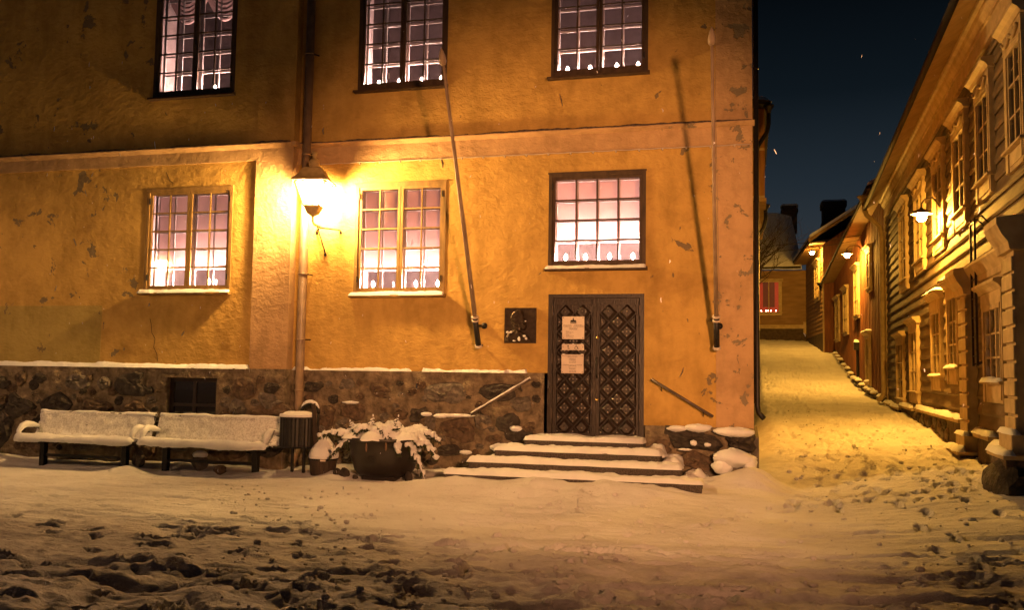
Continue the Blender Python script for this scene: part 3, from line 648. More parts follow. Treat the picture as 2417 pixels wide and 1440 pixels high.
def swag(rect, y):
    x0, x1, z0, z1 = rect; b = MB()
    for (a, c) in ((x0+.05, (x0+x1)/2), ((x0+x1)/2, x1-.05)):
        for k in range(6):
            zz = z1-.12-k*.05
            b.tube([(a+(c-a)*f, y+.27+.01*k, zz+.02-(.30+.03*k)*math.sin(f*math.pi)) for f in np.linspace(0, 1, 10)], .028, 6)
    b.build('swag_curtain', MAT['blind'], museum)
swag(UW1, YU)
# ---- carved double door
x0, x1, z0, z1 = DOOR
d = MB(); d.box((x0, .0, z0), (x0+.07, .16, z1)); d.box((x1-.07, .0, z0), (x1, .16, z1)); d.box((x0+.07, .0, z1-.06), (x1-.07, .16, z1))
door = d.build('door', MAT['door_wood'], museum)
xm = (x0+x1)/2-.01
def clip(poly, ax, v, sgn):
    out = []
    for i in range(len(poly)):
        p, q = poly[i], poly[(i+1) % len(poly)]; a, b_ = (p[ax]-v)*sgn, (q[ax]-v)*sgn
        if a >= 0: out.append(p)
        if a*b_ < 0:
            t = a/(a-b_); out.append((p[0]+(q[0]-p[0])*t, p[1]+(q[1]-p[1])*t))
    return out
for (a0, a1) in ((x0+.073, xm-.012), (xm+.012, x1-.073)):
    b = MB(); b.box((a0, .085, z0), (a1, .125, z1-.062))
    st = .055
    for q in ((a0, z0, a0+st, z1-.062), (a1-st, z0, a1, z1-.062), (a0+st, z1-.062-.10, a1-st, z1-.062), (a0+st, z0, a1-st, z0+.07)): b.box((q[0], .062, q[1]), (q[2], .084, q[3]))
    b.build('door_leaf', MAT['door_wood'], door)
    r0, r1, h0, h1 = a0+st, a1-st, z0+.07, z1-.162
    W_, H_ = (r1-r0)/2, (h1-h0)/6.75
    studs = MB()
    rows_ = []
    k = 0
    zc = h1-H_*.42
    row = 0
    while zc > h0-H_*.5:
        for cx in ([r0, r0+W_, r1] if row % 2 == 1 else [r0+W_*.5, r0+W_*1.5]):
            g = .93
            poly = [(cx-W_/2*g, zc), (cx, zc-H_/2*g), (cx+W_/2*g, zc), (cx, zc+H_/2*g)]
            for ax, v, s_ in ((0, r0+.004, 1), (0, r1-.004, -1), (1, h0+.004, 1), (1, h1-.004, -1)):
                if poly: poly = clip(poly, ax, v, s_)
            if len(poly) >= 3:
                mx_, mz_ = sum(p[0] for p in poly)/len(poly), sum(p[1] for p in poly)/len(poly); n = len(poly)
                inn = [(mx_+(p[0]-mx_)*.62, mz_+(p[1]-mz_)*.62) for p in poly]
                ins = [(mx_+(p[0]-mx_)*.90, mz_+(p[1]-mz_)*.90) for p in poly]
                pb = MB(); pb.add([(p[0], .084, p[1]) for p in poly]+[(p[0], .058, p[1]) for p in ins]+[(p[0], .028, p[1]) for p in inn],
                       [(i, (i+1) % n, n+(i+1) % n, n+i) for i in range(n)]+[(n+i, n+(i+1) % n, 2*n+(i+1) % n, 2*n+i) for i in range(n)]+[tuple(range(2*n, 3*n))])
                pb.build('diamond_panel', MAT['door_wood'], door)
                full = n == 4 and abs(mx_-cx) < .01 and abs(mz_-zc) < .01
                for (sx_, sz_) in (((0, 0), (.38, 0), (-.38, 0), (0, .38), (0, -.38)) if full else ((0, 0),)):
                    studs.ball((mx_+sx_*W_/2*1.05, .028, mz_+sz_*H_/2*1.05), (.0135, .013, .0135), 7, 5)
        zc -= H_/2; row += 1
    so = studs.build('iron_studs', MAT['stud_iron'], door, True); so['kind'] = 'stuff'
b = MB(); b.box((xm-.035, .03, z0), (xm+.012, .083, z1-.062)); b.build('astragal', MAT['door_wood'], door)
MB().box((xm-.055, .055, z0+.45), (xm-.046, .07, z0+.78)).build('metal_strip', MAT['rail_metal'], door)
for zz in (z0+1.56, z0+.60): MB().tube([(xm+.035, .03, zz), (xm+.035, .05, zz)], .024, 14).build('lock_disc', MAT['brass'], door, True)
MB().tube([(xm+.03, .05, z0+1.25), (xm+.03, -.0, z0+1.22), (xm+.03, -.005, z0+.98), (xm+.03, .05, z0+.94)], .010, 8).build('door_handle', MAT['iron'], door, True)
for hx in (x0+.062, x1-.075):
    for hz in (z0+.3, z0+1.15, z0+1.9): MB().box((hx, -.008, hz), (hx+.014, .02, hz+.16)).build('hinge', MAT['rail_metal'], door)

# ---- downpipe in the corner by the pilaster
def pipe(name, pts, r, mat, parent, rings=()):
    o = MB().tube(pts, r, 14).build(name, MAT[mat], parent, True)
    for (p, t) in rings:
        p, t = Vector(p), Vector(t); MB().tube([p-t*.012, p+t*.012], r*1.16, 14).build('pipe_ring', MAT[mat], o, True)
    return o
px_, py_ = -7.25, -.11
pipe('downpipe', [(px_, py_, ZT), (px_, py_, .42), (px_+.01, py_-.06, .30), (px_+.02, py_-.22, .22)], .073, 'pipe_brown', museum,
     [((px_, py_, zz), (0, 0, 1)) for zz in (7.1, 5.35, 3.3, 2.2, 1.35)])
b = MB()
for zz in (7.1, 5.35, 3.3, 2.2, 1.35): b.bar((px_+.08, py_, zz), (px_+.12, 0, zz), .02)
b.build('pipe_bracket', MAT['iron'], museum)
pipe('downpipe', [(XC+.055, .42, 8.9), (XC+.055, .42, 1.25), (XC+.075, .40, 1.14), (XC+.15, .36, 1.06)], .040, 'iron', museum, [((XC+.055, .42, zz), (0, 0, 1)) for zz in (6.5, 4.4, 2.4)])
# string-light cable clipped under the band
b = MB(); n = 60; xs_ = np.linspace(-7.05, XC-.01, n)
b.tube([(x, -.045, 5.192-.008*math.sin((i % 3)/3*math.pi)) for i, x in enumerate(xs_)], .008, 6); cab = b.build('cable', MAT['pole_white'], museum, True)
for x in np.arange(-6.3, XC-.1, .36): MB().box((x-.01, -.058, 5.160), (x+.012, -.028, 5.188)).build('cable_clip', MAT['pole_white'], cab)

# ================================================================== THINGS ON AND BEFORE THE MUSEUM
gz = lambda x, y: float(ground(x, y))
# ---- granite steps
steps = thing('entrance_steps', 'four wide granite steps under thick snow before the carved door', 'steps', (-2.3, -.7, 0))
ST = [(-3.29, -1.50, -.42, .69, .54), (-3.66, -1.22, -.78, .55, .39), (-3.95, -.90, -1.13, .40, .24), (-4.20, -.60, -1.48, .25, -.05)]
for i, (a, c, yf, zt, zb) in enumerate(ST):
    yb = ST[i-1][2]+.05 if i else .08
    nx = int((c-a)/.06); xs_ = np.linspace(a, c, nx); V = []
    for x in xs_:
        w_ = .010*float(vnoise(x*3, i*7.0, 0, 3)); w2 = .012*float(vnoise(x*5, i*7.0, 2, 4))
        V += [(x, yb, zb), (x, yf+w_, zb), (x, yf+w_-.006, zt-.02+w2*.3), (x, yf+.02+w_, zt+w2*.3), (x, yb, zt)]
    Fc = [(5*k+j, 5*k+5+j, 5*k+5+(j+1) % 5, 5*k+(j+1) % 5) for k in range(nx-1) for j in range(5)]+[(4, 3, 2, 1, 0), tuple(5*(nx-1)+j for j in range(5))]
    o = make('step', V, Fc, MAT['granite'], steps)
    y_in = ST[i-1][2]-.0 if i else .02
    snow_slab('step_snow', a+.0, c-.0, yf-.0, y_in, zt, .058, o, seed=50+i, rag=.55, step=.03, over=.022)
for j, (a, c, y0, y1, z, h) in enumerate([(-1.50, -1.20, -.42, -.03, .5, .14), (-1.22, -.93, -.75, -.05, .36, .14), (-.92, -.55, -1.05, -.1, .14, .16), (-3.62, -3.3, -.4, -.03, .5, .10), (-3.95, -3.68, -.75, -.05, .32, .10)]):
    snow_slab('heaped_snow', a, c, y0, y1, z, h, steps, seed=90+j, rag=.6, step=.04)
# ---- handrails
def handrail(p, q, label):
    t = thing('handrail', label, 'handrail', (p[0], 0, p[2]), 'handrails beside the entrance steps')
    MB().tube([p, q], .021, 10).build('rail', MAT['rail_metal'], t, True)
    for f in (.16, .84):
        m = Vector(p).lerp(Vector(q), f); MB().tube([m, m+Vector((0, .0, -.05)), m+Vector((0, .10, -.09))], .008, 6).build('bracket', MAT['iron'], t, True)
    return t
hl = handrail((-3.27, -.20, 1.60), (-4.22, -.20, 1.03), 'straight metal handrail with snow on it fixed to the rubble stone base')
pp, qq = Vector((-3.27, -.20, 1.623)), Vector((-4.22, -.20, 1.053))
MB().tube([pp.lerp(qq, k/14)+Vector((0, 0, .004*math.sin(k*2.1))) for k in range(15)], [.017+.004*math.sin(k*1.7) for k in range(15)], 8).build('rail_snow', MAT['snow'], hl, True)
handrail((-1.41, -.11, 1.63), (-.50, -.11, 1.09), 'dark bare metal handrail fixed to the flaking plaster by the house corner')

# ---- flagpoles
def flagpole(x, label):
    base, tip = Vector((x, -.20, 2.10)), Vector((x+.012, -2.30, 6.16))
    t = thing('flagpole', label, 'flagpole', tuple(base), 'flagpoles leaning out from the museum front')
    d_ = (tip-base).normalized(); L = (tip-base).length
    MB().tube([base+d_*.5, base+d_*(L*.5), tip-d_*.2], [.033, .029, .020], 12).build('pole', MAT['pole_wood'], t, True)
    MB().tube([base, base+d_*.52], .044, 12).build('socket', MAT['iron'], t, True)
    MB().tube([base-d_*.012, base+d_*.03], .057, 12).build('socket_cap', MAT['pole_white'], t, True)
    for k in (.44, .50): MB().tube([base+d_*k, base+d_*(k+.025)], .058, 12).build('collar', MAT['pole_white'], t, True)
    m = base+d_*.36; MB().tube([m, (x+.03, 0, m.z+.02)], .022, 8).build('bracket', MAT['iron'], t, True)
    MB().tube([(x+.035, -.002, m.z+.02), (x+.035, -.03, m.z+.02)], .05, 12).build('wall_plate', MAT['iron'], t, True)
    MB().tube([base, (x, 0.0, 2.13)], .018, 8).build('foot_bracket', MAT['iron'], t, True)
    pts, rr = [], []
    for k, r in ((-.21, .030), (-.19, .045), (-.15, .052), (-.08, .046), (-.02, .028), (.03, .004)): pts.append(tip+d_*k); rr.append(r)
    MB().tube(pts, rr, 12).build('finial', MAT['pole_wood'], t, True)
    MB().tube([base+d_*.6+Vector((.05, -.03, 0)), tip-d_*.25+Vector((.03, 0, 0))], .004, 5).build('halyard', MAT['pole_wood'], t)
flagpole(-4.115, 'pale wooden flagpole slanting out between the lantern window and the door')
flagpole(-.444, 'pale wooden flagpole on the flaking plaster beside the house corner')

# ---- bronze relief plaque: bust of a bearded man in profile
pq = thing('relief_plaque', 'dark bronze relief of a bearded man in profile beside the door', 'plaque', (-3.48, 0, 2.17))
b = MB(); b.box((-3.74, -.03, 2.165), (-3.228, 0, 2.725)); b.build('plate', MAT['bronze'], pq)
b = MB()
for q in ((-3.74, 2.165, -3.722, 2.725), (-3.246, 2.165, -3.228, 2.725), (-3.722, 2.707, -3.246, 2.725), (-3.722, 2.165, -3.246, 2.183)): b.box((q[0], -.038, q[1]), (q[2], -.031, q[3]))
b.build('border', MAT['bronze'], pq)
def relief(name, pts, d, mat='bronze', rnd=3):
    P = [(-3.74+u*.512, 2.165+v*.56) for u, v in pts]; n = len(P)
    mx_, mz_ = sum(p[0] for p in P)/n, sum(p[1] for p in P)/n; V, Fc = [], []
    for i in range(rnd+1):
        a = i/rnd*math.pi/2; sc, yy = .55+.45*math.cos(a), -.029-d*math.sin(a)
        V += [(mx_+(p[0]-mx_)*sc, yy, mz_+(p[1]-mz_)*sc) for p in P]
    for i in range(rnd): Fc += [(i*n+k, i*n+(k+1) % n, (i+1)*n+(k+1) % n, (i+1)*n+k) for k in range(n)]
    Fc.append(tuple(rnd*n+k for k in range(n)))
    return make(name, V, Fc, MAT[mat], pq, False)
relief('bust', [(.02, .02), (.03, .15), (.10, .26), (.22, .34), (.33, .42), (.36, .36), (.55, .33), (.62, .28), (.75, .22), (.84, .10), (.88, .02)], .05)
relief('lapel', [(.38, .40), (.46, .36), (.62, .06), (.56, .02), (.48, .10), (.36, .30)], .066)
relief('neck', [(.27, .38), (.26, .55), (.34, .60), (.52, .50), (.56, .34), (.40, .30)], .05)
relief('head', [(.24, .52), (.19, .66), (.23, .80), (.33, .90), (.45, .93), (.55, .90), (.615, .84), (.635, .77), (.645, .71), (.70, .66), (.715, .635), (.66, .615), (.665, .58), (.64, .55), (.655, .50), (.62, .44), (.50, .42), (.36, .45)], .075)
relief('hair', [(.23, .60), (.18, .68), (.22, .82), (.33, .925), (.46, .95), (.57, .915), (.60, .87), (.50, .875), (.42, .80), (.40, .70), (.33, .62)], .084)
relief('beard', [(.42, .56), (.46, .46), (.55, .38), (.66, .36), (.72, .42), (.72, .50), (.68, .545), (.58, .53), (.50, .55)], .086)
relief('moustache', [(.56, .575), (.64, .60), (.70, .59), (.72, .55), (.66, .555), (.58, .54)], .095)
relief('ear', [(.345, .58), (.32, .66), (.35, .70), (.39, .68), (.385, .60)], .092)
relief('brow', [(.53, .735), (.58, .755), (.645, .745), (.64, .725), (.56, .715)], .092)
for (u, v, ru, rv) in ((.14, .30, .07, .03), (.24, .31, .04, .035), (.50, .12, .05, .07), (.66, .20, .05, .03), (.72, .13, .04, .04), (.69, .62, .03, .018), (.34, .06, .05, .02)):
    MB().ball((-3.74+u*.512, -.088, 2.165+v*.56), (ru*.512, .014, rv*.56), 8, 5).build('clinging_snow', MAT['snow'], pq, True)

# ---- notices on the door
def text_mesh(s, size, x, y, z, parent, name='lettering', align='CENTER', mat='ink', extr=.0006):
    cu = bpy.data.curves.new('text', 'FONT'); cu.body = s; cu.size = size; cu.align_x = align; cu.extrude = extr; cu.resolution_u = 2
    o = bpy.data.objects.new('text', cu); COL.objects.link(o)
    o.matrix_world = Matrix.Translation((x, y, z)) @ Matrix.Rotation(R(90), 4, 'X')
    bpy.context.view_layer.update()
    me = bpy.data.meshes.new_from_object(o.evaluated_get(bpy.context.evaluated_depsgraph_get()))
    me.transform(o.matrix_world)
    V = [tuple(v.co) for v in me.vertices]; Fc = [tuple(p.vertices) for p in me.polygons]
    bpy.data.objects.remove(o); bpy.data.curves.remove(cu); bpy.data.meshes.remove(me)
    return (V, Fc)
def lettering(lines, parent):
    b = MB()
    for (s, size, x, y, z, al) in lines:
        V, Fc = text_mesh(s, size, x, y, z, parent, align=al); b.add(V, Fc)
    o = b.build('lettering', MAT['ink'], parent)
    return o
YS = .008
def notice(x0, x1, z0, z1, label):
    t = thing('notice_plate', label, 'notice', ((x0+x1)/2, YS, z0))
    MB().box((x0, YS, z0), (x1, YS+.012, z1)).build('plate', MAT['plate'], t)
    for sx_ in (x0+.02, x1-.02):
        for sz_ in ((z0+.02, z1-.02) if z1-z0 > .15 else ((z0+z1)/2,)):
            MB().tube([(sx_, YS+.001, sz_), (sx_, YS-.003, sz_)], .006, 8).build('screw', MAT['iron'], t)
    return t
t = notice(-2.815, -2.465, 2.235, 2.59, 'pale museum notice with a small building emblem on the dark door')
cx = -2.64
b = MB()
for q in ((-.047, .0, .047, .034), (-.020, .034, .020, .048)): b.box((cx+q[0], YS-.0015, 2.48+q[1]), (cx+q[2], YS-.0002, 2.48+q[3]))
b.prism([(cx-.050, 2.514), (cx+.050, 2.514), (cx+.036, 2.532), (cx-.036, 2.532)], YS-.0016, YS-.0002, 1)
b.prism([(cx-.012, 2.53), (cx+.012, 2.53), (cx+.009, 2.548), (cx+.001, 2.572), (cx-.001, 2.572), (cx-.009, 2.548)], YS-.0018, YS-.0002, 1)
b.build('building_emblem', MAT['ink'], t)
b = MB()
for k in range(6): b.box((cx-.042+k*.0155, YS-.0026, 2.488), (cx-.034+k*.0155, YS-.0018, 2.502))
b.build('emblem_windows', MAT['plate'], t)
lettering([('Porvoon museo', .020, -2.733, YS-.001, 2.448, 'CENTER'), ('HOLMIN TALO', .020, -2.733, YS-.001, 2.427, 'CENTER'), ('Borgå museum', .020, -2.56, YS-.001, 2.448, 'CENTER'), ('HOLMSKA GÅRDEN', .0185, -2.557, YS-.001, 2.427, 'CENTER'),
           ('Porvoo museum', .020, cx, YS-.001, 2.401, 'CENTER'), ('HOLM HOUSE', .020, cx, YS-.001, 2.381, 'CENTER'), ('2.5.-31.8.', .015, -2.755, YS-.001, 2.352, 'LEFT'), ('ma-la/mån-lör 10-16', .015, -2.755, YS-.001, 2.336, 'LEFT'), ('su/sön  11-16', .015, -2.755, YS-.001, 2.319, 'LEFT'),
           ('1.9.-30.4.', .015, -2.755, YS-.001, 2.297, 'LEFT'), ('ke-su/ons-sön 12-16', .015, -2.755, YS-.001, 2.280, 'LEFT'), ('puh./tel. 019-574 7500', .013, -2.755, YS-.001, 2.257, 'LEFT')], t)
t = notice(-2.818, -2.468, 2.062, 2.157, 'narrow plate with an arrow and a wheelchair symbol on the dark door')
b = MB(); yy = YS-.002
b.box((-2.722, yy, 2.083), (-2.714, YS-.0003, 2.125)); b.box((-2.722, yy, 2.083), (-2.690, YS-.0003, 2.091)); b.prism([(-2.732, 2.122), (-2.704, 2.122), (-2.718, 2.146)], yy, YS-.0003, 1); b.build('arrow', MAT['ink'], t)
b = MB(); wc = (-2.592, 2.094)
b.tube([(wc[0]+.022*math.cos(a), YS-.002, wc[1]+.022*math.sin(a)) for a in np.linspace(R(110), R(400), 20)], .0032, 5)
b.tube([(wc[0], YS-.002, 2.140), (wc[0]+.002, YS-.002, 2.113), (wc[0]+.022, YS-.002, 2.113), (wc[0]+.032, YS-.002, 2.083), (wc[0]+.040, YS-.002, 2.085)], .0034, 5)
b.bar((wc[0]-.012, YS-.002, 2.121), (wc[0]+.014, YS-.002, 2.121), .005); b.ball((wc[0], YS-.002, 2.147), (.006, .002, .006), 8, 5); b.build('wheelchair_symbol', MAT['ink'], t)
for sx_ in (-2.79, -2.64, -2.50): MB().ball((sx_, YS+.004, 2.160), (.016, .010, .008), 8, 5).build('clinging_snow', MAT['snow'], t, True)
t = notice(-2.823, -2.472, 1.70, 1.995, 'pale notice plate with printed lines, lowest on the dark door'); cx = -2.647
lettering([('PORVOON MUSEON TOIMISTO JA NÄYTTELYT', .0145, cx, YS-.001, 1.969, 'CENTER'), ('AUKIOLO SOVITTAESSA', .0145, cx, YS-.001, 1.952, 'CENTER'), ('PAPINKATU 27', .015, cx, YS-.001, 1.924, 'CENTER'), ('06100 PORVOO', .015, cx, YS-.001, 1.907, 'CENTER'), ('puh. 019 574 7500', .015, cx, YS-.001, 1.880, 'CENTER'), ('ma-pe 9.00-16.00', .015, cx, YS-.001, 1.862, 'CENTER'),
           ('BORGÅ MUSEUMS KANSLI OCH UTSTÄLLNINGAR', .0138, cx, YS-.001, 1.826, 'CENTER'), ('UNDER ADRESSEN', .0145, cx, YS-.001, 1.809, 'CENTER'), ('PRÄSTGATAN 27', .015, cx, YS-.001, 1.781, 'CENTER'), ('06100 BORGÅ', .015, cx, YS-.001, 1.764, 'CENTER'), ('tel. 019 574 7500', .015, cx, YS-.001, 1.737, 'CENTER'), ('må-fre 9.00-16.00', .015, cx, YS-.001, 1.719, 'CENTER')], t)
for sx_ in (-2.795, -2.495): MB().ball((sx_, YS+.004, 1.998), (.022, .011, .010), 8, 5).build('clinging_snow', MAT['snow'], t, True)

# ---- wall lantern
LX, LY = -6.90, -.50
lan = thing('wall_lantern', 'lit four sided street lantern on an iron tripod bracket by the downpipe', 'lantern', (LX, LY, 4.2))
def sq_lathe(prof, name, mat, rot=R(45+12), c=(LX, LY, 0), smooth=False):
    return MB().lathe(c, [(r*1.414, z) for r, z in prof], 4, rot).build(name, MAT[mat], lan, smooth)
sq_lathe([(.30, 4.765), (.305, 4.785), (.245, 4.84), (.20, 4.90), (.155, 4.985), (.13, 5.01), (.10, 5.012), (.0, 5.013)], 'hood', 'lantern_metal')
sq_lathe([(.296, 4.763), (.0, 4.762)], 'hood_lining', 'inner_white')
MB().lathe((LX, LY, 0), [(.07, 5.0), (.08, 5.03), (.075, 5.05), (.095, 5.06), (.09, 5.085), (.09, 5.12), (.07, 5.155), (.035, 5.175), (.03, 5.178), (.035, 5.20), (.05, 5.285), (.0, 5.286)], 14).build('chimney', MAT['lantern_metal'], lan, True)
rt, rb_, zt_, zb_ = .245, .125, 4.755, 4.375
b = MB()
for k in range(4):
    a = R(57)+k*math.pi/2; c_, s_ = math.cos(a)*1.414, math.sin(a)*1.414
    b.bar((LX+rt*c_, LY+rt*s_, zt_), (LX+rb_*c_, LY+rb_*s_, zb_), .028)
    a2 = a+math.pi/2; c2, s2 = math.cos(a2)*1.414, math.sin(a2)*1.414
    b.bar((LX+rt*c_, LY+rt*s_, zt_), (LX+rt*c2, LY+rt*s2, zt_), .022); b.bar((LX+rb_*c_, LY+rb_*s_, zb_), (LX+rb_*c2, LY+rb_*s2, zb_), .026)
b.build('frame', MAT['lantern_metal'], lan)
for k in range(4):
    a, a2 = R(57)+k*math.pi/2, R(57)+(k+1)*math.pi/2
    P = [(LX+r*.985*math.cos(q)*1.414, LY+r*.985*math.sin(q)*1.414, z) for r, q, z in ((rb_, a, zb_), (rb_, a2, zb_), (rt, a2, zt_), (rt, a, zt_))]
    make('pane', P, [(0, 1, 2, 3)], MAT['lantern_glass'], lan)
sq_lathe([(.0, 4.370), (.126, 4.371), (.115, 4.33), (.085, 4.265), (.09, 4.255), (.05, 4.24), (.03, 4.215), (0, 4.214)], 'base_cup', 'lantern_metal')
MB().lathe((LX, LY, 0), [(.0002, 4.49), (.03, 4.505), (.055, 4.56), (.062, 4.64), (.05, 4.71), (.02, 4.75)], 12).build('bulb', MAT['lantern_glow'], lan, True)
br = MB()
j = Vector((LX, LY, 4.09)); k_ = Vector((LX+.06, LY+.18, 4.05))
br.tube([(LX, LY, 4.22), (LX, LY, 4.12), (LX+.01, LY+.03, 4.085), k_], .016, 8)
br.tube([k_, (-6.64, -.03, 4.05), (-6.63, -.01, 4.02)], .013, 8); br.tube([k_, (-7.06, -.03, 4.05), (-7.07, -.01, 4.02)], .013, 8)
br.tube([(LX+.03, LY+.1, 4.07), (-6.90, -.02, 3.68), (-6.90, 0, 3.65)], .012, 8)
br.build('bracket', MAT['iron'], lan, True)
for p in ((-6.63, 4.01), (-7.07, 4.01), (-6.90, 3.64)): MB().tube([(p[0], -.012, p[1]), (p[0], .0, p[1])], .028, 8).build('wall_foot', MAT['iron'], lan)

# ---- benches
def bench(x0, x1, label, seed):
    zg = .0
    t = thing('bench', label, 'bench', ((x0+x1)/2, -.78, zg), 'benches against the museum')
    yf, yk = -1.06, -.60
    prof = [(yf, .450), (yf-.012, .465), (-.98, .467), (-.85, .45), (-.72, .445), (-.63, .475), (-.575, .56), (-.53, .69), (-.495, .83), (-.475, .90)]
    def sheet(off, name, mat, pr, noise_a=0., x_in=0.0):
        nx = int((x1-x0)/.03); xs_ = np.linspace(x0+x_in, x1-x_in, nx); V = []
        n = len(pr)
        for i, x in enumerate(xs_):
            e = min(x-x0, x1-x); ed = min(1, (e+.004)/.07)**.5
            for k, (y, z) in enumerate(pr):
                q0, q1 = pr[max(k-1, 0)], pr[min(k+1, n-1)]; ty, tz = q1[0]-q0[0], q1[1]-q0[1]; l_ = math.hypot(ty, tz) or 1
                ny, nz = -tz/l_, ty/l_
                if ny > 0 and nz < 0: ny, nz = -ny, -nz
                h = off[k]*ed*(1+1.6*noise_a*float(fbm(x*1.9+seed, k*.35, seed, 3, seed)))+(noise_a*.045*float(fbm(x*13, k*.8, seed, 3, seed+3)) if off[k] > .01 else 0)
                V.append((x, y+ny*h, z+nz*h))
        Fc = grid_faces(nx, n)
        return make(name, V, Fc, MAT[mat], t, True)
    sheet([0]*len(prof), 'seat_shell', 'iron', prof)
    # snow follows the curved shell: thick on the front lip and in the seat, thinner up the back
    fine = []
    for k in range(len(prof)-1):
        for s_ in range(3): f = s_/3; fine.append((prof[k][0]*(1-f)+prof[k+1][0]*f, prof[k][1]*(1-f)+prof[k+1][1]*f))
    fine += [prof[-1], (-.455, .905), (-.44, .87)]
    n = len(fine); off = []
    for k in range(n):
        u = k/(n-1)
        off.append(.004 if k == 0 else .080*min(1, k/3)**.6*(1-.78*sstep(.22, .5, u)) if u < .9 else .032*(1 if k < n-1 else .1))
    cut_ = next(k for k, q in enumerate(fine) if q[1] > .60)
    sheet([float(o)*(1 if k < cut_-4 else (cut_+1-k)/6) for k, o in enumerate(off[:cut_+1])], 'bench_snow', 'snow', fine[:cut_+1], .45)
    back = fine[cut_-3:]
    sheet([.004]+[.016]*(len(back)-2)+[.004], 'back_frost', 'frost', back, .5)
    MB().tube([(x0+.01+(x1-x0-.02)*k/30, -.47, .903+.012*float(fbm(k*.37, seed, 0, 2, 3))) for k in range(31)], [.027+.022*float(fbm(k*.29+9, seed, 0, 2, 4)) for k in range(31)], 8).build('rim_snow', MAT['snow'], t, True)
    b = MB(); b.tube([(x0, yf, .45), (x1, yf, .45)], .020, 8); b.tube([(x0, -.475, .90), (x1, -.475, .90)], .016, 8); b.bar((x0+.1, -.80, .41), (x1-.1, -.80, .41), .05, .03); b.bar((x0+.05, -.95, .42), (x1-.05, -.95, .42), .025, .02)
    b.build('seat_frame', MAT['iron'], t)
    for lx in (x0+.36, x1-.34):
        l = MB(); l.box((lx-.045, -.83, -.12), (lx+.045, -.74, .40)); l.box((lx-.06, -.86, .37), (lx+.06, -.71, .425)); l.build('leg', MAT['iron'], t)
    MB().box((x0+.36, -.80, .16), (x1-.34, -.77, .205)).build('crossbar', MAT['iron'], t)
    for ax in (x0+.05, x1-.05):
        pts = [(ax, -1.02, .44), (ax, -1.01, .56), (ax, -.96, .64), (ax, -.86, .67), (ax, -.70, .65), (ax, -.58, .62)]
        MB().tube(pts, .017, 8).build('armrest', MAT['iron'], t, True)
        sp_ = [(p[0]+.012*math.sin(i*2+seed), p[1], p[2]+.032) for i, p in enumerate(pts)]
        MB().tube(sp_, [.028, .042, .055, .058, .05, .03], 10).build('armrest_snow', MAT['snow'], t, True)
bench(-12.02, -9.70, 'steel bench heaped with snow, the one farther from the waste bin', 3)
bench(-9.62, -7.28, 'steel bench heaped with snow right beside the waste bin', 17)

# ---- waste bin
bx_, by_ = -6.88, -.84
t = thing('waste_bin', 'dark perforated metal waste bin on two legs capped with snow', 'waste bin', (bx_, by_, 0))
b = MB(); n = 56; V, Fc = [], []
for z in (.50, .515, .72, .93, .945):
    for k in range(n):
        a = 2*math.pi*k/n; r = .275+(.006 if k % 2 else -.004); V.append((bx_+r*math.cos(a), by_+r*.8*math.sin(a), z))
for i in range(4):
    for k in range(n): Fc.append((i*n+k, i*n+(k+1) % n, (i+1)*n+(k+1) % n, (i+1)*n+k))
make('basket', V, Fc, MAT['iron'], t)
MB().box((bx_-.285, by_-.235, .475), (bx_+.285, by_+.235, .50)).build('tray', MAT['iron'], t)
MB().lathe((bx_, by_, 0), [(.283, .935), (.287, .95), (.28, .96), (.0, .962)], 32, 0, 1, .82).build('lid', MAT['iron'], t, True)
V, Fc = [], []; rs = [0, .3, .55, .75, .9, .98, 1.0, .99]
for i, r in enumerate(rs):
    for k in range(32):
        a = 2*math.pi*k/32; rr = r*.292; x, y = bx_+rr*math.cos(a), by_+rr*.84*math.sin(a)
        h = .078*(1-r**4)+.018*float(fbm(x*6, y*6, 1, 3, 6)) if i < 7 else -.01
        V.append((x, y, .965+max(h, -.012)+(.03 if i in (5, 6) else 0)*(1 if i == 5 else .3)))
make('bin_snow', V, [(i*32+k, i*32+(k+1) % 32, (i+1)*32+(k+1) % 32, (i+1)*32+k) for i in range(7) for k in range(32)], MAT['snow'], t, True)
for lx in (bx_-.07, bx_+.13): MB().box((lx-.018, by_-.02, -.1), (lx+.018, by_+.02, .475)).build('leg', MAT['iron'], t)
b = MB(); b.tube([(bx_+.06+.15*math.cos(a), by_+.30, 1.00+.15*math.sin(a)) for a in np.linspace(0, math.pi, 12)], .028, 8); b.tube([(bx_-.09, by_+.30, 1.0), (bx_-.09, by_+.28, .5)], .02, 6); b.tube([(bx_+.21, by_+.30, 1.0), (bx_+.21, by_+.28, .5)], .02, 6); b.build('back_hoop', MAT['iron'], t, True)
MB().tube([(bx_+.06+.165*math.cos(a), by_+.30, 1.02+.165*math.sin(a)) for a in np.linspace(.35, math.pi-.35, 10)], [.01, .02, .027, .03, .03, .03, .03, .027, .02, .01], 8).build('hoop_snow', MAT['snow'], t, True)

# ---- wooden sand tub heaped with snow, shovel stuck in it
kx, ky = -6.43, -.82
t = thing('sand_tub', 'small staved tub heaped high with snow beside the waste bin', 'tub', (kx, ky, 0))
for k in range(18):
    a0, a1 = 2*math.pi*k/18+.012, 2*math.pi*(k+1)/18-.012
    P = []
    for r0, r1, z in ((.165, .18, .0), (.205, .222, .33)):
        P += [(kx+r*math.cos(a), ky+r*math.sin(a), z) for a, r in ((a0, r0), (a1, r0), (a1, r1), (a0, r1))]
    make('stave', P, [(0, 3, 2, 1), (4, 5, 6, 7), (0, 1, 5, 4), (1, 2, 6, 5), (2, 3, 7, 6), (3, 0, 4, 7)], MAT['bucket_wood'], t)
for z, r in ((.06, .186), (.31, .224)): MB().lathe((kx, ky, z), [(r, -.014), (r+.006, -.014), (r+.008, .014), (r+.001, .014)], 30).build('hoop', MAT['iron'], t, True)
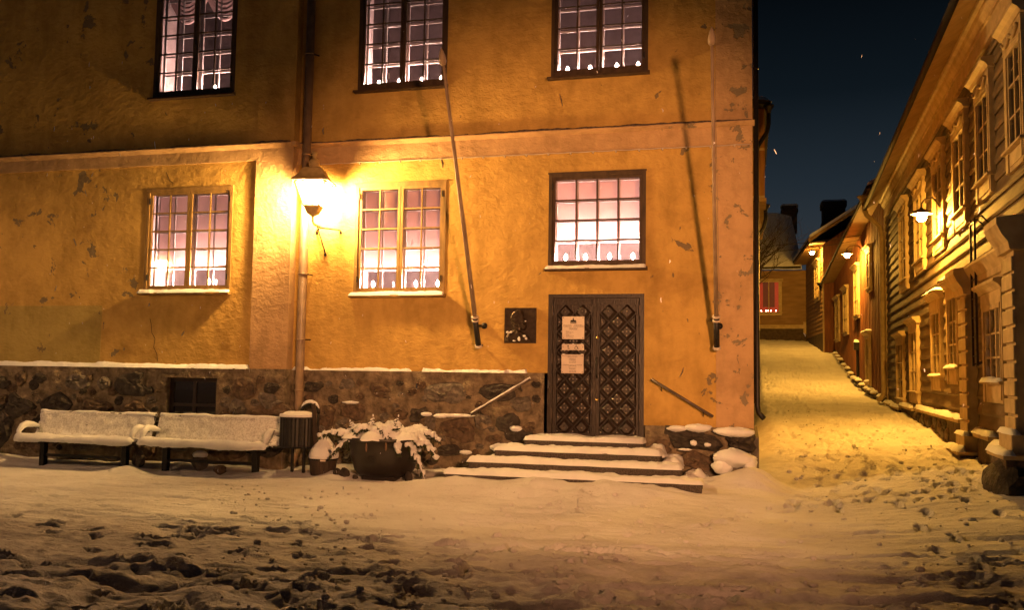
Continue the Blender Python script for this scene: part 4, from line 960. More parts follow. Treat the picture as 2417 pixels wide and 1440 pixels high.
a = R(-62); MB().box((kx+.06, ky-.228, .292), (kx+.145, ky-.205, .318)).build('tub_tag', MAT['plate'], t)
V, Fc = [], []; lev = [(.222, .325), (.232, .35), (.228, .40), (.20, .47), (.155, .53), (.10, .60), (.05, .68), (.022, .74), (.001, .76)]
for r, z in lev:
    for k in range(26):
        a = 2*math.pi*k/26; q = 1+.10*float(fbm(math.cos(a)*1.5, math.sin(a)*1.5, z*4, 3, 12)); V.append((kx+.01+r*q*math.cos(a), ky+r*q*math.sin(a), z))
make('heaped_snow', V, [(i*26+k, i*26+(k+1) % 26, (i+1)*26+(k+1) % 26, (i+1)*26+k) for i in range(len(lev)-1) for k in range(26)], MAT['snow'], t, True)
t = thing('shovel', 'dark flat wooden shovel handle sticking up out of the snowy tub', 'shovel', (-6.50, -.88, .42))
MB().bar((-6.50, -.90, .42), (-6.545, -.90, .80), .085, .03, (0, 1, 0)).bar((-6.545, -.90, .80), (-6.585, -.90, 1.17), .058, .028, (0, 1, 0)).build('shaft', MAT['bucket_wood'], t)
MB().ball((-6.587, -.90, 1.185), (.032, .022, .028), 8, 5).build('snow_tip', MAT['snow'], t, True)

# ---- planter with snow-laden spruce boughs
qx, qy = -5.41, -.80
t = thing('planter', 'large dark bowl planter on a square foot packed with snowy spruce boughs', 'planter', (qx, qy, 0))
MB().lathe((qx, qy, 0), [(.30, .10), (.40, .125), (.455, .19), (.50, .33), (.535, .50), (.555, .63), (.575, .64), (.58, .675), (.565, .685), (.53, .68), (.50, .60), (.0, .58)], 44).build('bowl', MAT['planter'], t, True)
MB().box((qx-.26, qy-.26, -.08), (qx+.26, qy+.26, .105)).build('foot', MAT['planter'], t)
b = MB(); sh = [(-.035, .43), (.045, .43), (.045, .37), (.03, .33), (.005, .31), (-.02, .33), (-.035, .37)]
yq = qy-.528
for p, q in zip(sh, sh[1:]+sh[:1]): b.bar((qx+p[0], yq+(.46-p[1])*.10, p[1]), (qx+q[0], yq+(.46-q[1])*.10, q[1]), .006, .006)
b.tube([(qx+.02, yq+.005, .41), (qx-.01, yq+.006, .405), (qx-.012, yq+.008, .385), (qx+.015, yq+.009, .375), (qx+.01, yq+.012, .35), (qx-.012, yq+.014, .348)], .004, 5)
b.build('shield_emblem', MAT['iron'], t)
# boughs
def bough(a, length, rise, droop, seed, base_r=.30, z0=.66):
    rs_ = random.Random(seed); n = 9; pts = []
    ca, sa = math.cos(a), math.sin(a)
    for i in range(n+1):
        f = i/n; r = base_r+length*f; z = z0+rise*math.sin(f*math.pi*.75)-droop*f*f
        pts.append(Vector((qx+r*ca, qy+r*sa*.92-.02, z)))
    nd = MB(); nd.tube(pts, [.012*(1-.8*i/n)+.002 for i in range(n+1)], 5)
    sn = MB()
    for i in range(1, n+1):
        p = pts[i]; tdir = (pts[i]-pts[i-1]).normalized(); side = tdir.cross(Vector((0, 0, 1))).normalized(); f = i/n
        for sgn in (-1, 1):
            L = (.17*(1-f)+.055)*rs_.uniform(.7, 1.15); d2 = (tdir*.75+side*sgn*.8+Vector((0, 0, -.35-.5*f))).normalized(); e = p+d2*L
            m = p.lerp(e, .5)+Vector((0, 0, .012))
            nd.tube([p, m, e], [.016, .028, .008], 5)
            for q in range(7):                      # needles
                c = p.lerp(e, (q+.5)/7); v = Vector((rs_.uniform(-1, 1), rs_.uniform(-1, 1), rs_.uniform(-1, .5))).normalized()
                nd.tube([c, c+(v+d2*.9).normalized()*.055], [.006, .0015], 3, False)
            if rs_.random() < .80-.55*f*(droop > .28):
                sn.tube([p.lerp(e, .02)+Vector((0, 0, .016)), m+Vector((0, 0, .026)), p.lerp(e, .88)+Vector((0, 0, .014))], [.034, .046*rs_.uniform(.4, 1.5), .014], 7)
    tip = pts[-1]
    sn.tube([q+Vector((0, 0, .024)) for q in pts], [.050*(1-(.6 if droop < .28 else .85)*i/n)*(1+.4*math.sin(i*2.3+seed)) for i in range(n+1)], 8)
    o = nd.build('spruce_bough', MAT['needle'], t); sn.build('bough_snow', MAT['snow'], o, True)
for k in range(34):
    a = 2*math.pi*k/34+random.uniform(-.12, .12)
    bough(a, random.uniform(.20, .48)*(1.2 if abs(math.cos(a)) > .8 else .80), random.uniform(.05, .17), random.uniform(.06, .36)*(.45 if math.sin(a) < -.45 else 1), 100+k, random.uniform(.12, .34), random.uniform(.64, .76))
for a, L, ri, dr in ((R(-28), .62, .05, .62), (R(-12), .62, .08, .30), (R(-50), .34, .05, .20), (R(-150), .52, .05, .30), (R(188), .72, .10, .06), (R(6), .55, .16, .12)): bough(a, L, ri, dr, int(a*100)+900)
V, Fc, nr, na = [], [], 12, 60
for i in range(nr+1):
    for k in range(na):
        a = 2*math.pi*k/na; lob = 1+.26*float(fbm(math.cos(a)*2.2, math.sin(a)*2.2, 1, 3, 77))+.10*math.sin(7*a)
        r = (i/nr)*.64*lob; f = i/nr
        z = .68+.17*(1-f**2.2)+.07*float(fbm(r*math.cos(a)*4, r*math.sin(a)*4, 2, 3, 78))*(1-.3*f)+.02*f**4+(-.03 if i == nr else 0)
        V.append((qx+r*math.cos(a), qy+r*math.sin(a)*.93-.02, z))
for i in range(nr):
    for k in range(na): Fc.append((i*na+k, i*na+(k+1) % na, (i+1)*na+(k+1) % na, (i+1)*na+k))
make('heaped_snow', V, Fc, MAT['snow'], t, True)
for (ux, uy, h, lean) in ((-.26, .05, .24, .03), (.15, -.15, .26, .12), (-.42, -.16, .14, -.10)):
    p = Vector((qx+ux, qy+uy, .80 if abs(ux) < .6 else .72)); e = p+Vector((lean, 0, h*.8)); nd, sn = MB(), MB()
    nd.tube([p-Vector((0, 0, .1)), e], [.010, .004], 5)
    for q in range(9):
        c = p.lerp(e, .08+q*.085); a = q*2.4; v = Vector((math.cos(a), math.sin(a), -.25)); L = .11*(1-q*.085)
        nd.tube([c, c+v*L], [.014, .004], 5)
        sn.tube([c+Vector((0, 0, .018)), c+v*L*.8+Vector((0, 0, .012))], [.030*(1-q*.07), .012], 6)
    sn.ball(tuple(e+Vector((0, 0, .01))), (.012, .012, .022), 7, 5)
    o = nd.build('spruce_top', MAT['needle'], t); sn.build('bough_snow', MAT['snow'], o, True)
for (ux, uz) in ((-.05, .60), (.26, .62), (-.70, .56)):
    MB().lathe((qx+ux, qy-.60 if abs(ux) < .5 else qy-.25, uz-.10), [(.004, 0), (.013, .02), (.017, .06), (.013, .11), (.004, .13)], 8).build('spruce_cone', MAT['cone_brown'], t, True)

# ---- loose fieldstones in the snow
def rock(x, y, r, h, mat, label, snow=0):
    z = gz(x, y); V, Fc = [], []; n, m = 12, 6
    b = MB(); b.ball((0, 0, 0), 1, n, m)
    P = [(x+r*v[0]*(1+.25*float(vnoise(v[0]*1.6+x*9, v[1]*1.6, v[2]*1.6, 5))), y+r*.8*v[1]*(1+.25*float(vnoise(v[0]*1.6, v[1]*1.6+x*7, v[2]*1.6, 6))), z+h*.55+h*.75*v[2]*(1+.2*float(vnoise(v[0]*2+x, v[1]*2, v[2]*2, 7)))) for v in b.V]
    o = make('fieldstone', P, b.F, MAT[mat], None, False, (x, y, z)); tag(o, label, 'stone', 'loose stones at the wall foot')
    if snow: MB().ball((x, y, z+h*1.15), (r*.95, r*.75, h*.35), 12, 6).build('stone_snow', MAT['snow'], o, True)
rock(-6.10, -1.0, .08, .13, SD, 'dark rounded stone in the snow just left of the planter foot')
rock(-5.97, -1.02, .085, .14, SD, 'larger dark stone touching the left side of the planter foot')
rock(-5.78, -1.05, .05, .07, SD, 'smallest dark stone beside the planter foot')
rock(-4.93, -1.02, .06, .14, SD, 'pointed dark stone standing right of the planter foot')
rock(-8.15, -.95, .11, .10, SB, 'brown stone poking out of the snow under the bench by the bin')
rock(-8.75, -.6, .14, .20, SG, 'grey stone at the wall behind the bench by the bin', 1)
rock(-13.05, -.75, .22, .30, SB, 'big brown boulder with a snow cap at the wall left of the benches', 1)
rock(-9.9, -.62, .12, .2, SG, 'grey stone at the wall between the two benches')

# ================================================================== HOUSES OF THE LANE
def frame(px, py, th):
    d_, n_ = (math.sin(th), math.cos(th)), (math.cos(th), -math.sin(th))
    return lambda s, o, z: (px+d_[0]*s-n_[0]*o, py+d_[1]*s-n_[1]*o, z)
TH1 = R(2.5635)
T1 = frame(math.sin(TH1)*14+math.cos(TH1)*2.8, -14+math.cos(TH1)*14-math.sin(TH1)*2.8, TH1)   # street front of the clapboard house
T2 = frame(4.128, 15.595, R(.06)); T3 = frame(3.65, 33.2, R(-2.1))
def lbox(T, a, b): m = MB(T); m.box(a, b); return m
def house_window(T, s0, s1, z0, z1, parent, cols=2, rows=3, head=.38, fancy=True, apron=.28, mat='trim', glassm='dark_glass', o0=.03, snow_head=0, snow_sill=0, curtain=None, curt_part=(0, 1)):
    """casing with recessed panes; s0<s1 along the wall, z0 foot of the apron, z1 top of the header"""
    cw = .13; zt, zb = z1-head, z0+apron; o1 = o0+.075
    b = MB(T); b.box((s0, o0, z0), (s0+cw, o1, zt)); b.box((s1-cw, o0, z0), (s1, o1, zt)); b.box((s0+cw, o0, zt-.06), (s1-cw, o1, zt)); b.box((s0+cw, o0, z0), (s1-cw, o1-.02, zb)); b.box((s0+cw*.5, o1, z0+.05), (s0+cw*.8, o1+.012, zt))
    b.box((s0+cw*1.4, o1-.02, z0+.06), (s1-cw*1.4, o1-.008, zb-.07))
    w = b.build('window', MAT[mat], parent)
    MB(T).prism([(o0, zb-.04), (o1+.05, zb-.03), (o1+.05, zb), (o0, zb+.02)], s0-.03, s1+.03, 0).build('sill', MAT[mat], w)
    h = MB(T)
    if head > .1:
        h.box((s0-.01, o0, zt), (s1+.01, o1+.005, z1-.14))
        h.prism([(o0, z1-.16), (o1+.02, z1-.15), (o1+.05, z1-.10), (o1+.11, z1-.06), (o1+.11, z1-.02), (o0, z1)], s0-.09, s1+.09, 0)
        if fancy:
            for k in range(2):
                a, c = s0+.08+(s1-s0-.16)*k/2, s0+.08+(s1-s0-.16)*(k+1)/2
                pts = [(a+(c-a)*f, o1+.03, zt+.13-.09*math.sin(f*math.pi)) for f in np.linspace(0, 1, 8)]; h.tube(pts, .022, 6)
                h.ball(((a+c)/2, o1+.03, zt+.11), (.05, .02, .06), 8, 5)
        h.build('header', MAT[mat], w)
    if snow_head: snow_slab('header_snow', s0-.09, s1+.09, o0, o1+.11, z1, snow_head, w, T, seed=int(s0*10), step=.06)
    if snow_sill: snow_slab('sill_snow', s0+.05, s1-.05, o1-.06, o1+.05, zb, snow_sill, w, T, seed=int(s0*10)+3, step=.05)
    g0, g1, h0, h1 = s0+cw, s1-cw, zb, zt-.06; pw, ph = (g1-g0)/cols, (h1-h0)/rows
    b = MB(T)
    for c in range(1, cols): b.box((g0+c*pw-.03, o0+.005, h0), (g0+c*pw+.03, o1-.018, h1))
    for r in range(1, rows): b.box((g0, o0+.008, h0+r*ph-.014), (g1, o1-.026, h0+r*ph+.014))
    b.box((g0, o0+.008, h0), (g0+.05, o1-.02, h1)); b.box((g1-.05, o0+.008, h0), (g1, o1-.02, h1))
    b.build('sash', MAT[mat], w)
    for c in range(cols):
        for r in range(rows):
            lbox(T, (g0+c*pw+.01, o0+.018, h0+r*ph+.008), (g0+(c+1)*pw-.01, o0+.024, h0+(r+1)*ph-.008)).build('pane', MAT[glassm], w)
    if curtain:
        lbox(T, (g0+(g1-g0)*curt_part[0], o0+.004, h0), (g0+(g1-g0)*curt_part[1], o0+.010, h1)).build('curtain', MAT[curtain], w)
    return w
# ---------------------------------------------------------------- clapboard house on the corner
h1 = thing('clapboard_house', 'two storey ochre clapboard house with carved window headers at the lane corner', 'house', T1(7, -2, .4))
S0, S1, ZB, ZW = -1.75, 15.72, .95, 6.60
lbox(T1, (S0+.01, -7, .2), (S1-.01, -.01, ZW+.4)).build('wall_core', MAT['clap'], h1)
row, z = 0, ZB
while z < ZW-.02:
    zt = min(z+.237, ZW); cut = [S0]
    while cut[-1] < S1-2.2: cut.append(min(S1, cut[-1]+random.uniform(2.8, 5.6)))
    cut[-1] = S1
    for a, c in zip(cut[:-1], cut[1:]):
        j1, j2 = random.uniform(-.003, .004), random.uniform(-.003, .003)
        MB(T1).prism([(-.008, z-.012), (.040+j1, z-.022), (.056+j1, z+.016), (.012+j2, zt-.012), (-.008, zt)], a+.003, c-.003, 0).build('plank', MAT['clap'], h1)
    z = zt; row += 1
# gable end toward the square
z = ZB
while z < ZW-.02:
    zt = min(z+.237, ZW)
    MB(T1).prism([(S0-.04, z-.018), (S0-.012, zt), (S0+.01, zt), (S0+.01, z)], -7, .03, 1) if False else None
    b = MB(T1); b.add([(S0-.04, -7, z-.016), (S0-.04, .03, z-.016), (S0-.012, .03, zt), (S0-.012, -7, zt), (S0+.01, -7, z-.01), (S0+.01, .03, z-.01), (S0+.01, .03, zt), (S0+.01, -7, zt)], [(0,3,2,1),(4,5,6,7),(0,1,5,4),(1,2,6,5),(2,3,7,6),(3,0,4,7)]); b.build('plank', MAT['clap'], h1)
    z = zt
# cornice, soffit, roof
def band(T, prof, s0, s1, name, mat, parent): return MB(T).prism(prof, s0, s1, 0).build(name, MAT[mat], parent)
band(T1, [(.0, 6.58), (.07, 6.58), (.08, 6.64), (.06, 6.66), (.06, 6.86), (.0, 6.86)], S0-.05, S1, 'frieze', 'trim', h1)
band(T1, [(.0, 6.86), (.09, 6.86), (.10, 6.90), (.15, 6.97), (.17, 7.04), (.22, 7.06), (.23, 7.11), (.0, 7.15)], S0-.08, S1, 'cornice', 'trim', h1)
band(T1, [(.0, 7.16), (.24, 7.115), (.56, 6.93), (.56, 6.96), (.0, 7.36)], S0-.3, S1+.2, 'soffit', 'soffit', h1)
MB(T1).tube([(S0-.3, .60, 6.96), (S1+.25, .60, 6.94)], .06, 8).build('gutter', MAT['roof_dark'], h1, True)
b = MB(T1); b.add([(S0-.3, .57, 6.975), (S1+.2, .57, 6.975), (S1+.2, -4, 9.960), (S0-.3, -4, 9.960), (S0-.3, .57, 7.020), (S1+.2, .57, 7.020), (S1+.2, -4, 10.060), (S0-.3, -4, 10.060)], [(0,3,2,1),(4,5,6,7),(0,1,5,4),(1,2,6,5),(3,0,4,7)]); b.build('roof', MAT['roof_dark'], h1)
b = MB(T1); b.add([(S0-.3, .5, 7.070), (S1+.2, .5, 7.070), (S1+.2, -4, 10.110), (S0-.3, -4, 10.110), (S0-.3, .5, 7.180), (S1+.2, .5, 7.180), (S1+.2, -4, 10.260), (S0-.3, -4, 10.260)], [(0,3,2,1),(4,5,6,7),(0,1,5,4),(1,2,6,5),(3,0,4,7)]); b.build('roof_snow', MAT['snow'], h1)
lbox(T1, (S1-.14, .0, .9), (S1, .07, 6.58)).build('corner_board', MAT['trim'], h1)
ADJ = lambda a, c, q0, q1, k=.965: ((a+14)*k-14, (c+14)*k-14, 1.7+(q0-1.7)*k, 1.7+(q1-1.7)*k)
UP = [(-1.42, -.40, 4.47, 6.50), (.58, 1.72, 4.44, 6.45), (2.58, 3.92, 4.31, 6.42), (4.98, 6.42, 4.22, 6.37), (7.75, 9.42, 4.11, 6.36), (10.9, 12.6, 3.98, 6.38)]
for q in UP: house_window(T1, *ADJ(*q), h1)
house_window(T1, *ADJ(12.0, 13.75, .93, 2.96), h1, 2, 3, .28, False, .22)
house_window(T1, *ADJ(9.1, 10.75, 1.10, 3.16), h1, 2, 3, .28, False, .28)
house_window(T1, *ADJ(5.6, 7.0, 1.46, 3.46), h1, 2, 3, .36, False, .30, snow_head=.05, snow_sill=.03)
house_window(T1, *ADJ(3.66, 4.88, 1.60, 3.54), h1, 2, 3, .30, False, .30, snow_head=.06, snow_sill=.04)
house_window(T1, *ADJ(.10, 1.50, 1.36, 3.14), h1, 3, 3, .34, False, .30, snow_sill=.05, glassm='window_glass', curtain='curtain_lit', curt_part=(.68, 1.0))
# pilasters with stacked blocks, capitals and the shopfront entablature
for (a, c, q0, q1, o_) in ((1.72, 2.36, .84, 3.03, .20), (-1.68, -1.12, 1.06, 3.28, .24)):
    lbox(T1, (a+.02, .03, q0), (c-.02, o_-.035, q1)).build('pilaster', MAT['trim'], h1)
    z = q0
    while z < q1-.05:
        zz = min(z+.20, q1); bevel(lbox(T1, (a, o_-.034, z+.008), (c, o_, zz-.012)).build('quoin_block', MAT['trim'], h1), .006, 1); z = zz+.018
    MB(T1).prism([(.03, q1), (o_+.03, q1), (o_+.05, q1+.10), (o_+.12, q1+.20), (o_+.17, q1+.32), (o_+.17, q1+.40), (.03, q1+.44)], a-.10, c+.10, 0).build('capital', MAT['trim'], h1)
    bevel(lbox(T1, (a-.06, .03, q0-.26), (c+.06, o_+.06, q0-.01)).build('pilaster_base', MAT['trim'], h1), .01, 1)
    snow_slab('base_snow', a-.06, c+.06, o_-.02, o_+.06, q0-.01, .05, h1, T1, step=.05, seed=int(q0*9))
    lbox(T1, (a-.16, .0, .05), (c+.16, o_+.14, q0-.30)).build('pilaster_foot', MAT['stone_brown'], h1)
    bevel(lbox(T1, (a-.20, .0, q0-.31), (c+.20, o_+.18, q0-.25)).build('foot_cap', MAT['trim'], h1), .008, 1)
    snow_slab('foot_snow', a-.20, c+.20, o_+.05, o_+.18, q0-.25, .07, h1, T1, step=.05, seed=int(q0*11))
band(T1, [(.03, 3.04), (.10, 3.06), (.10, 3.13), (.13, 3.15), (.13, 3.24), (.17, 3.32), (.22, 3.41), (.22, 3.45), (.03, 3.51)], -1.10, 1.70, 'entablature', 'trim', h1)
# foundation, stepped ledges with snow
b = MB(T1); b.box((S0, -.3, -.3), (S1, .035, ZB)); b.build('foundation', MAT['foundation'], h1)
for i, (a, c, zz) in enumerate([(13.9, 15.6, .98), (11.9, 13.7, .94), (9.0, 11.6, 1.02), (2.75, 8.3, 1.04), (.35, 1.45, .90), (-.75, .1, .82)]):
    lbox(T1, (a, .0, zz-.07), (c, .17, zz)).build('ledge', MAT['trim'], h1); snow_slab('ledge_snow', a, c, .03, .17, zz, .06, h1, T1, step=.06, seed=130+i)
    lbox(T1, (a+.03, .0, .1), (c-.03, .11, zz-.075)).build('foundation', MAT['foundation'], h1)
def tstone(T, s, z, rs_, rz, mat, parent, seed, out=.06):
    b = MB(); b.ball((0, 0, 0), 1, 9, 6)
    V = [T(s+rs_*v[0]*(1+.3*float(vnoise(v[0]*1.5+seed, v[1]*1.5, v[2], 3))), .11+out*v[1], z+rz*v[2]*(1+.3*float(vnoise(v[0]*1.5, v[2]*1.5+seed, 1, 4)))) for v in b.V]
    return make('stone', V, b.F, MAT[mat], parent)
for i in range(16): tstone(T1, 4.2+i*.29, .70+.13*(i % 2)+.05*math.sin(i*1.7), .17, .12, (SB, SD, SG)[i % 3], h1, i)
b = MB(); b.ball((0, 0, 0), 1, 14, 9)
V = [T1(-1.5+.6*v[0]*(1+.2*float(vnoise(v[0]*2, v[1]*2, v[2]*2, 31))), .28+.30*v[1]*(1+.2*float(vnoise(v[0]*2, v[1]*2, v[2]*2, 32))), .38+.36*v[2]) for v in b.V]
make('corner_stone', V, b.F, MAT['stone_dark'], h1)
# rainwater pipe at the far end
pq_ = [T1(16.0, .62, 7.2), T1(16.0, .60, 6.9), T1(15.98, .55, 6.75), T1(15.92, .18, 6.35), T1(15.9, .13, 6.1), T1(15.9, .13, 1.25), T1(15.86, .2, 1.1), T1(15.82, .32, 1.02)]
pipe('downpipe', pq_, .075, 'trim', h1, [(T1(15.9, .13, zz), (0, 0, 1)) for zz in (5, 3.2)])
MB().lathe(T1(16.0, .62, 7.15), [(.09, 0), (.12, .08), (.20, .16), (.21, .20), (.0, .205)], 12).build('hopper', MAT['trim'], h1, True)

# wall ladder
t = thing('wall_ladder', 'black iron ladder hooked to the clapboard wall beside the shopfront', 'ladder', T1(1.2, .1, 1.92), )
for s_ in (1.03, 1.36):
    MB(T1).box((s_-.015, .14, 1.90), (s_+.015, .17, 4.07)).build('stile', MAT['iron'], t)
    MB(T1).tube([(s_, .155, 4.05), (s_-.02, .15, 4.14), (s_-.25, .10, 4.12), (s_-.45, .02, 3.95)], .013, 6).build('hook', MAT['iron'], t)
    MB(T1).bar((s_, .155, 1.92), (s_-.1, .03, 1.98), .016).build('standoff', MAT['iron'], t)
for k in range(8): MB(T1).bar((1.03, .155, 2.05+k*.29), (1.36, .155, 2.05+k*.29), .014).build('rung', MAT['iron'], t)

# ---------------------------------------------------------------- bracket lamps of the lane
def street_lamp(T, s, z_m, o_l, z_l, label, mat='street_glow', r=.20):
    t = thing('street_lamp', label, 'street lamp', T(s, 0, z_m), 'bracket lamps along the lane')
    b = MB(T); zt = z_l+.26
    b.tube([(s, .05, z_m-.25), (s, .06, z_m+.05), (s, .09, zt-.14), (s, .18, zt), (s, o_l*.55, zt+.05), (s, o_l*.85, zt+.02), (s, o_l, zt-.06), (s, o_l, z_l+.08)], .016, 8); b.build('arm', MAT['rail_metal'], t, True)
    lbox(T, (s-.05, .03, z_m-.28), (s+.05, .055, z_m+.12)).build('wall_plate', MAT['rail_metal'], t)
    c = T(s, o_l, z_l)
    MB().lathe(c, [(r*.99, -.004), (r, -.008), (r*1.02, .012), (r*.75, .05), (r*.35, .085), (.03, .10), (.02, .12), (0, .121)], 20).build('shade', MAT['rail_metal'], t, True)
    MB().lathe((c[0], c[1], c[2]-.001), [(r*.97, 0), (0, .03)], 20).build('reflector', MAT['inner_white'], t, True)
    MB().lathe(c, [(.0002, -.15), (.055, -.135), (.085, -.085), (.085, -.03), (.05, .012), (.0002, .014)], 14).build('bulb', MAT[mat], t, True)
street_lamp(T1, 4.68, 4.68, .42, 4.83, 'glowing bracket lamp on the ochre clapboard house')
# ---------------------------------------------------------------- red boarded house
h2 = thing('red_boarded_house', 'long dark red house with vertical boards and a low eave up the lane', 'house', T2(9, -2, 1.5))
L2 = 18.2; top2 = lambda s: 7.40-s*.0585; bot2 = lambda s: gz(4.0, 15.6+s)+.26
b = MB(T2); b.add([(.02, -6, 0), (L2, -6, 0), (L2, -.01, 0), (.02, -.01, 0), (.02, -6, top2(0)), (L2, -6, top2(L2)), (L2, -.01, top2(L2)), (.02, -.01, top2(0))], [(0,3,2,1),(4,5,6,7),(0,1,5,4),(1,2,6,5),(2,3,7,6),(3,0,4,7)]); b.build('wall_core', MAT['redboard'], h2)
s = .0; k = 0
while s < L2-.05:
    w_ = random.uniform(.17, .23); e = min(s+w_, L2); o_ = .018+(.018 if k % 2 else 0)+random.uniform(0, .004)
    b = MB(T2); b.add([(s, -.005, bot2(s)), (e-.012, -.005, bot2(s)), (e-.012, o_, bot2(s)-.02), (s, o_, bot2(s)-.02), (s, -.005, top2(s)), (e-.012, -.005, top2(e)), (e-.012, o_, top2(e)), (s, o_, top2(s))], [(0,3,2,1),(4,5,6,7),(0,1,5,4),(1,2,6,5),(2,3,7,6),(3,0,4,7)])
    b.build('board', MAT['redboard'], h2); s = e; k += 1
for (a, c, q0, q1) in ((3.1, 4.2, 4.65, 6.25), (6.7, 8.3, 3.95, 6.05), (10.7, 12.5, 3.5, 5.6), (14.4, 16.4, 3.35, 5.5)): house_window(T2, a, c, q0, q1, h2, 2, 3, .2, False, .14, o0=.045, snow_head=.0)
house_window(T2, 3.65, 4.85, 1.38, 3.32, h2, 2, 2, .2, False, .2, o0=.045, snow_head=.04, snow_sill=.05, curtain=None)
b = MB(T2); b.add([(-.4, .0, top2(-.4)+.0), (-.4, .56, top2(-.4)-.02), (L2+.4, .56, top2(L2)-.10), (L2+.4, .0, top2(L2)-.04), (-.4, .0, top2(-.4)+.03), (-.4, .56, top2(-.4)+.03), (L2+.4, .56, top2(L2)-.04), (L2+.4, .0, top2(L2)+.0)], [(0,1,2,3),(7,6,5,4),(0,4,5,1),(1,5,6,2),(2,6,7,3),(3,7,4,0)]); b.build('soffit', MAT['soffit'], h2)
b = MB(T2); b.add([(-.4, .62, top2(-.4)+.0), (L2+.4, .62, top2(L2)-.06), (L2+.4, -3.5, top2(L2)+2.2), (-.4, -3.5, top2(-.4)+2.2), (-.4, .62, top2(-.4)+.10), (L2+.4, .62, top2(L2)+.04), (L2+.4, -3.5, top2(L2)+2.4), (-.4, -3.5, top2(-.4)+2.4)], [(0,3,2,1),(4,5,6,7),(0,1,5,4),(1,2,6,5),(2,3,7,6),(3,0,4,7)]); b.build('roof', MAT['roof_dark'], h2)
b = MB(T2); b.add([(-.35, .55, top2(-.4)+.13), (L2+.35, .55, top2(L2)+.07), (L2+.35, -3.5, top2(L2)+2.45), (-.35, -3.5, top2(-.4)+2.45), (-.35, .55, top2(-.4)+.24), (L2+.35, .55, top2(L2)+.18), (L2+.35, -3.5, top2(L2)+2.6), (-.35, -3.5, top2(-.4)+2.6)], [(0,3,2,1),(4,5,6,7),(0,1,5,4),(1,2,6,5),(2,3,7,6),(3,0,4,7)]); b.build('roof_snow', MAT['snow'], h2)
b = MB(T2)
for k in range(18):
    a, c = k*L2/18, (k+1)*L2/18; b.box((a, -.05, 0), (c, .05+.03*(k % 3), bot2(a)-.03))
b.build('foundation', MAT['foundation'], h2)
for i, s in enumerate([.5, 2.1, 2.9, 3.6, 5.4, 6.5, 7.2, 8.0, 9.2, 10.6, 12.0, 13.4, 14.8, 15.8]):
    zz = bot2(s)+random.uniform(-.06, .04); L = random.uniform(.5, .9)
    lbox(T2, (s, .0, zz-.05), (s+L, .20, zz)).build('ledge', MAT['trim'], h2); snow_slab('ledge_snow', s, s+L, .04, .22, zz, .07, h2, T2, step=.06, seed=160+i)
pipe('downpipe', [T2(L2+.3, .62, top2(L2)-.0), T2(L2+.3, .60, top2(L2)-.2), T2(L2+.25, .45, top2(L2)-.35), T2(L2+.1, .12, top2(L2)-.5), T2(L2-.05, .10, top2(L2)-.7), T2(L2-.05, .10, 3.2)], .06, 'iron', h2)
MB().lathe(T2(L2+.3, .62, top2(L2)-.05), [(.07, 0), (.16, .12), (.17, .16), (0, .165)], 12).build('hopper', MAT['iron'], h2, True)
b = MB(T2); b.box((7.25, .03, 2.75), (7.55, .22, 3.05)); b.tube([(7.4, .08, 1.6), (7.4, .08, 2.76)], .05, 8); b.tube([(7.4, .06, 3.05), (7.4, .06, 6.3)], .015, 6); m_ = b.build('meter_box', MAT['iron'], h2); snow_slab('box_snow', 7.25, 7.55, .03, .22, 3.05, .09, m_, T2, step=.05, seed=5)
street_lamp(T2, 5.54, 6.30, .60, 6.22, 'glowing bracket lamp on the dark red boarded house', 'street_glow', .2)

# ---------------------------------------------------------------- gabled house beyond it
h3 = thing('gabled_house', 'small clapboard house with a lit eave and snowy gable roof near the lane end', 'house', T3(4, -2, 3))
L3, E3 = 8.4, 8.25
lbox(T3, (.0, -6.2, 1.5), (L3, -.01, E3)).build('wall_core', MAT['farboard'], h3)
z = 3.9
while z < E3-.05:
    zt = min(z+.22, E3); MB(T3).prism([(-.005, z-.012), (.04, z-.016), (.042, z+.01), (.012, zt), (-.005, zt)], .06, L3, 0).build('plank', MAT['farboard'], h3); z = zt
b = MB(T3); b.add([(-.02, .02, 2), (-.02, -6.2, 2), (-.02, -6.2, E3), (-.02, -2.9, 10.35), (-.02, .02, E3), (.0, .02, 2), (.0, -6.2, 2), (.0, -6.2, E3), (.0, -2.9, 10.35), (.0, .02, E3)], [(0, 1, 2, 3, 4), (9, 8, 7, 6, 5)]+[(i, 5+i, 5+(i+1) % 5, (i+1) % 5) for i in range(5)]); b.build('gable_wall', MAT['redboard'], h3)
for k in range(24): 
    o_ = .02-k*.255; zt = E3+(10.3-E3)*max(0, 1-abs(o_+2.9)/2.92); lbox(T3, (-.045, o_-.235, 2.4), (-.021, o_, zt-.02)).build('board', MAT['redboard'], h3)
house_window(T3, 1.2, 3.4, 5.6, 7.75, h3, 2, 3, .28, False, .2, o0=.04)
lbox(T3, (-.06, .0, 2.5), (.10, .06, E3)).build('corner_board', MAT['trim'], h3)
